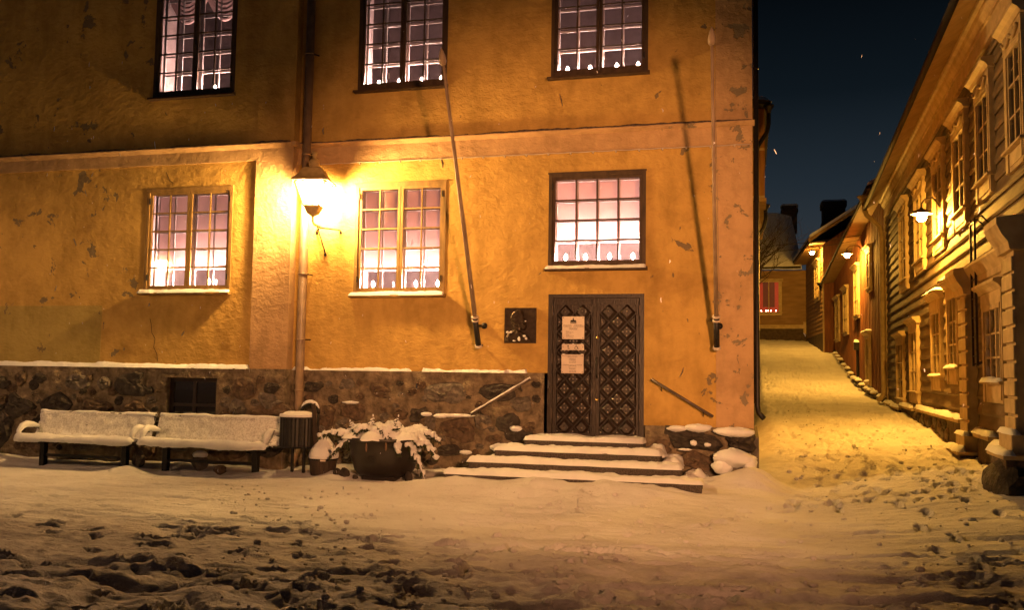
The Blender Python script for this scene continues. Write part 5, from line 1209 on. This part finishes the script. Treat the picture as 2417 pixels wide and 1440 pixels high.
for sgn in (1,):
    b = MB(T3); P0, P1_ = (.78, 8.32), (-2.9, 10.75)
    b.add([(-.9, P0[0], P0[1]), (L3+.2, P0[0], P0[1]), (L3+.2, P1_[0], P1_[1]), (-.9, P1_[0], P1_[1]), (-.9, P0[0], P0[1]+.10), (L3+.2, P0[0], P0[1]+.10), (L3+.2, P1_[0], P1_[1]+.10), (-.9, P1_[0], P1_[1]+.10)], [(0,3,2,1),(4,5,6,7),(0,1,5,4),(1,2,6,5),(2,3,7,6),(3,0,4,7)]); b.build('roof', MAT['roof_dark'], h3)
    b = MB(T3); b.add([(-.9, .74, 8.45), (L3+.2, .74, 8.45), (L3+.2, -2.9, 10.87), (-.9, -2.9, 10.87), (-.9, .74, 8.62), (L3+.2, .74, 8.62), (L3+.2, -2.9, 11.03), (-.9, -2.9, 11.03)], [(0,3,2,1),(4,5,6,7),(0,1,5,4),(1,2,6,5),(2,3,7,6),(3,0,4,7)]); b.build('roof_snow', MAT['snow'], h3)
    b = MB(T3); b.add([(-.9, -2.9, 10.75), (L3+.2, -2.9, 10.75), (L3+.2, -7, 8.1), (-.9, -7, 8.1), (-.9, -2.9, 11.0), (L3+.2, -2.9, 11.0), (L3+.2, -7, 8.3), (-.9, -7, 8.3)], [(0,1,2,3),(7,6,5,4),(0,4,5,1),(1,5,6,2),(2,6,7,3),(3,7,4,0)]); b.build('roof_snow', MAT['snow'], h3)
band(T3, [(.0, 8.26), (.74, 8.20), (.76, 8.31), (.0, 8.31)], -.8, L3+.1, 'soffit', 'soffit', h3)
b = MB(T3); b.add([(-.92, .80, 8.26), (-.92, -2.9, 10.69), (-.92, -2.9, 10.86), (-.92, .80, 8.43), (-.86, .80, 8.26), (-.86, -2.9, 10.69), (-.86, -2.9, 10.86), (-.86, .80, 8.43)], [(0,1,2,3),(7,6,5,4),(0,4,5,1),(1,5,6,2),(2,6,7,3),(3,7,4,0)]); b.build('barge_board', MAT['soffit'], h3)
lbox(T3, (.1, .0, 1.5), (L3, .05, 3.9)).build('foundation', MAT['foundation'], h3)
c2 = MB(); c2.box((4.0, 37.7, 9.2), (5.15, 38.9, 11.1)); c2.box((3.93, 37.6, 10.95), (5.22, 39.0, 11.25)); c2.box((3.95, 37.65, 9.2), (5.2, 38.95, 10.15)); ch = c2.build('chimney', MAT['chimney_brick'], h3)
snow_slab('chimney_snow', 3.93, 5.22, 37.6, 39.0, 11.25, .12, ch, step=.12, seed=4)
street_lamp(T3, .35, 8.0, .50, 7.95, 'glowing bracket lamp under the eave of the gabled house', 'street_glow_b', .18)

# ---------------------------------------------------------------- house closing the lane
h4 = thing('end_house', 'low clapboard house with one red curtained window and a deep snowy roof closing the lane', 'house', (0, 43, 3.8))
YF = 41.75
MB().box((-5, YF+.01, 2.5), (3.36, 50, 7.95)).build('wall_core', MAT['farboard'], h4)
z = 4.72
while z < 7.93:
    zt = min(z+.205, 7.95); MB().prism([(YF+.01, z-.012), (YF-.034, z-.016), (YF-.036, z+.01), (YF-.010, zt), (YF+.01, zt)], -5, 3.34, 0).build('plank', MAT['farboard'], h4); z = zt
MB().box((-5, YF-.10, 2.5), (3.34, YF, 4.50)).build('foundation', MAT['foundation'], h4)
MB().prism([(YF, 4.50), (YF-.16, 4.50), (YF-.15, 4.58), (YF-.08, 4.62), (YF-.08, 4.72), (YF, 4.74)], -5, 3.34, 0).build('water_table', MAT['trim'], h4)
TW = lambda s_, o_, z_: (s_, YF-o_, z_)
w4 = house_window(lambda s_, o_, z_: (s_, YF-o_, z_), .48, 1.95, 5.28, 7.46, h4, 2, 1, .14, False, .18, o0=.04, glassm='window_glass')
for (a, c) in ((.62, .88), (1.55, 1.81)): MB().box((a, YF-.052, 5.5), (c, YF-.044, 7.25)).build('curtain', MAT['red_curtain'], w4)
MB().box((.62, YF-.053, 5.46), (1.81, YF-.0525, 5.78)).build('valance', MAT['red_curtain'], w4)
MB().box((.62, YF-.043, 5.46), (1.81, YF-.040, 7.25)).build('curtain', MAT['red_lit'], w4)
for fx in (.78, 1.05, 1.18, 1.34, 1.62): MB().ball((fx, YF-.06, 5.56), (.022, .006, .03), 8, 6).build('candle_flame', MAT['candle_far'], w4, True)
b = MB(); b.add([(-5.5, YF-.75, 7.82), (3.0, YF-.75, 7.98), (2.6, 46, 11.7), (-5.5, 46, 11.7), (-5.5, YF-.75, 7.98), (3.0, YF-.75, 8.12), (2.6, 46, 11.9), (-5.5, 46, 11.9)], [(0,3,2,1),(0,1,5,4),(1,2,6,5),(2,3,7,6),(3,0,4,7)]); b.build('roof', MAT['roof_dark'], h4)
nx, ny = 40, 24; xs_ = np.linspace(-5.5, 3.05, nx); us = np.linspace(0, 1, ny); X, U = np.meshgrid(xs_, us, indexing='ij')
Z = 8.03+U*3.75+.28*np.sin(np.clip(U*6, 0, math.pi/2))-.10*(1-np.clip(U*14, 0, 1))+.05*fbm(X*1.3, U*5, 0, 3, 4)-.25*np.clip((X-2.3)/.75, 0, 1)*U
make('roof_snow', np.stack([X-.35*U*(X > 2), YF-.78+U*4.6, Z], -1).reshape(-1, 3), grid_faces(nx, ny), MAT['snow'], h4, True)
c1 = MB(); c1.box((2.15, 45.6, 10.8), (3.05, 46.5, 12.35)); c1.box((2.08, 45.5, 12.1), (3.12, 46.6, 12.3)); c1.box((2.18, 45.6, 12.38), (3.02, 46.5, 12.52)); ch = c1.build('chimney', MAT['chimney_brick'], h4); snow_slab('chimney_snow', 2.08, 3.12, 45.5, 46.6, 12.52, .10, ch, step=.12, seed=8)
MB().box((3.15, YF-.13, 4.2), (3.30, YF-.04, 4.9)).build('electric_box', MAT['trim'], h4)

# ---------------------------------------------------------------- house behind the museum, upper storey overhanging the lane
h5 = thing('jettied_house', 'narrow orange boarded upper storey and gutter peeking out behind the museum corner', 'house', (-2, 12.5, 0))
MB().box((-6, 10.3, 0), (.02, 18, 6.45)).build('lower_wall', MAT['concrete_dark'], h5)
MB().box((-6, 11.0, 6.45), (.44, 18, 9.0)).build('wall_core', MAT['orangeboard'], h5)
for k in range(3): MB().box((.44-.16*(k+1)+.005, 10.975, 6.5), (.44-.16*k-.005, 10.999, 8.9)).build('board', MAT['orangeboard'], h5)
for zz in (6.45, 7.75): MB().box((-.4, 10.955, zz), (.455, 10.972, zz+.07)).build('cross_board', MAT['trim'], h5)
for k in range(30): MB().box((.441, 11.0+k*.23+.01, 6.5), (.462, 11.0+(k+1)*.23-.01, 8.95)).build('board', MAT['orangeboard'], h5)
MB().box((-6, 10.9, 6.36), (.50, 18, 6.449)).build('jetty_soffit', MAT['soffit'], h5)
b = MB(); b.add([(-6, 10.55, 9.95), (.62, 10.55, 8.86), (.62, 18.5, 8.86), (-6, 18.5, 9.95), (-6, 10.55, 10.08), (.62, 10.55, 8.98), (.62, 18.5, 8.98), (-6, 18.5, 10.08)], [(0,3,2,1),(4,5,6,7),(0,1,5,4),(1,2,6,5),(2,3,7,6),(3,0,4,7)]); b.build('roof', MAT['roof_dark'], h5)
snow_slab('roof_snow', -4, .60, 10.6, 18.4, 0, .12, h5, step=.12, seed=9, zf=lambda X, Y: 8.985+(.62-X)*.166)
MB().lathe((.56, 10.55, 8.60), [(.05, 0), (.06, .1), (.13, .2), (.14, .26), (0, .262)], 12).build('hopper', MAT['iron'], h5, True)
pipe('downpipe', [(.56, 10.55, 8.65), (.56, 10.55, 8.35), (.52, 10.55, 8.15), (.28, 10.5, 7.75), (.22, 10.45, 7.5), (.22, 10.4, 6.2), (.18, 10.35, 1.0)], .055, 'iron', h5)
MB().lathe((.50, 12.3, 6.30), [(.05, 0), (.055, .08), (.12, .18), (.13, .22), (0, .221)], 12).build('hopper', MAT['iron'], h5, True)
pipe('downpipe', [(.50, 12.3, 6.32), (.50, 12.3, 6.1), (.44, 12.3, 5.85), (.22, 12.3, 5.55), (.16, 12.3, 5.3), (.16, 12.3, 1.0)], .05, 'iron', h5)

# ---------------------------------------------------------------- bare tree, wires
tr = thing('bare_tree', 'bare dark tree behind the museum corner against the snowy roof', 'tree', (-.6, 27, 1.9))
def limb(b, p, d_, L, r, depth, rs_):
    n = 4; pts = [p]
    for i in range(n):
        d_ = (d_+Vector((rs_.uniform(-.22, .22), rs_.uniform(-.22, .22), rs_.uniform(-.12, .20)))).normalized(); pts.append(pts[-1]+d_*L/n)
    b.tube(pts, [r*(1-.45*i/n) for i in range(n+1)], 6 if depth > 2 else 4, False)
    if depth == 0: return
    for k in range(3 if depth > 1 else 4):
        f = rs_.choice([1, 2, 3, 4]) if k else 4
        a = Vector((rs_.uniform(-1, 1), rs_.uniform(-1, 1), rs_.uniform(-.25, .7))); limb(b, pts[f], (d_*.65+a*.75).normalized(), L*rs_.uniform(.58, .78), r*.52, depth-1, rs_)
rs_ = random.Random(5); b = MB()
b.tube([(-.6, 27, 1.6), (-.55, 27, 4), (-.45, 27, 6)], [.20, .16, .12], 8); b.build('trunk', MAT['bark'], tr, True)
b = MB()
for k in range(9):
    a = rs_.uniform(-.9, .9); limb(b, Vector((-.5, 27, rs_.uniform(4.4, 6.0))), Vector((math.cos(a)*.9, math.sin(a)*.6, rs_.uniform(.5, 1.4))).normalized(), rs_.uniform(1.3, 1.7), .05, 4, rs_)
b.build('crown', MAT['bark'], tr)
for (p, q, sag, lb) in (((-1.5, 29.5, 7.45), T2(5.6, .08, 6.75), .18, 'thin overhead wire crossing the lane, lower of the pair'), ((-1.5, 30.0, 7.75), T2(5.5, .08, 6.9), .12, 'thin overhead wire crossing the lane, upper of the pair')):
    p, q = Vector(p), Vector(q); tag(MB().tube([p.lerp(q, k/12)-Vector((0, 0, sag*4*(k/12)*(1-k/12))) for k in range(13)], .011, 5).build('overhead_wire', MAT['iron'], None, False, tuple(p)), lb, 'wire', 'overhead wires')

# ---------------------------------------------------------------- floodlight of the square (behind the viewer, it throws the flagpole's shadow on the wall)
fl = thing('floodlight', 'floodlight on a post across the square aimed at the museum front', 'floodlight', (3.5, -16.2, 0))
FP = Vector((3.5, -16.2, 3.35)); FT = Vector((-3.0, 0, 2.55))
MB().tube([(3.5, -16.3, -.1), (3.5, -16.3, 3.3)], [.06, .045], 10).build('post', MAT['iron'], fl, True)
fd = (FT-FP).normalized()
MB().tube([FP-fd*.30, FP-fd*.06, FP-fd*.05], [.07, .14, .15], 14).build('housing', MAT['iron'], fl, True)
ld = bpy.data.lights.new('flood_beam', 'SPOT'); ld.energy = W_FLOOD; ld.color = SODIUM; ld.spot_size = R(37); ld.spot_blend = .7; ld.shadow_soft_size = .36
lo = bpy.data.objects.new('flood_beam', ld); COL.objects.link(lo); lo.parent = fl; lo.location = FP-Vector((3.5, -16.2, 0)); lo.rotation_euler = fd.to_track_quat('-Z', 'Y').to_euler()

pl = thing('post_lamp', 'round lamp on an iron post at the near end of the benches', 'street lamp', (-13.6, -5.2, 0))
MB().tube([(-13.6, -5.2, -.1), (-13.6, -5.2, .6), (-13.6, -5.2, 4.0)], [.08, .05, .04], 10).build('post', MAT['iron'], pl, True)
MB().lathe((-13.6, -5.2, 4.0), [(.09, 0), (.12, .03), (.10, .06)], 14).build('collar', MAT['iron'], pl, True)
MB().lathe((-13.6, -5.2, 4.20), [(.36, 0), (.37, .01), (.20, .16), (.05, .22), (0, .23)], 20).build('hood', MAT['iron'], pl, True)  # unseen hood, added to keep this lamp's light off the upper wall
MB().ball((-13.6, -5.2, 4.17), (.15, .15, .10), 16, 10).build('globe', MAT['post_glow'], pl, True)
# ---------------------------------------------------------------- falling snow
b = MB(); rs_ = random.Random(9)
for k in range(230):
    y = -12+11.5*rs_.random(); x = rs_.uniform(-.9, .25)*(y+14)*1.0; z = rs_.uniform(.2, 1.7+(y+14)*.42)
    d_ = Vector((rs_.uniform(-.5, .5), rs_.uniform(-.3, .3), -1)).normalized(); L = rs_.uniform(.004, .03)*(1 if rs_.random() < .75 else 1.6); r = rs_.uniform(.0012, .0028)
    p = Vector((x, y, z)); b.tube([p, p+d_*L*.5+Vector((rs_.uniform(-.003, .003), 0, 0)), p+d_*L], [r*.5, r, r*.5], 4)
tag(b.build('falling_snow', MAT['snow'], None), 'sparse snowflakes drifting in the air', 'snowflakes', kind='stuff')
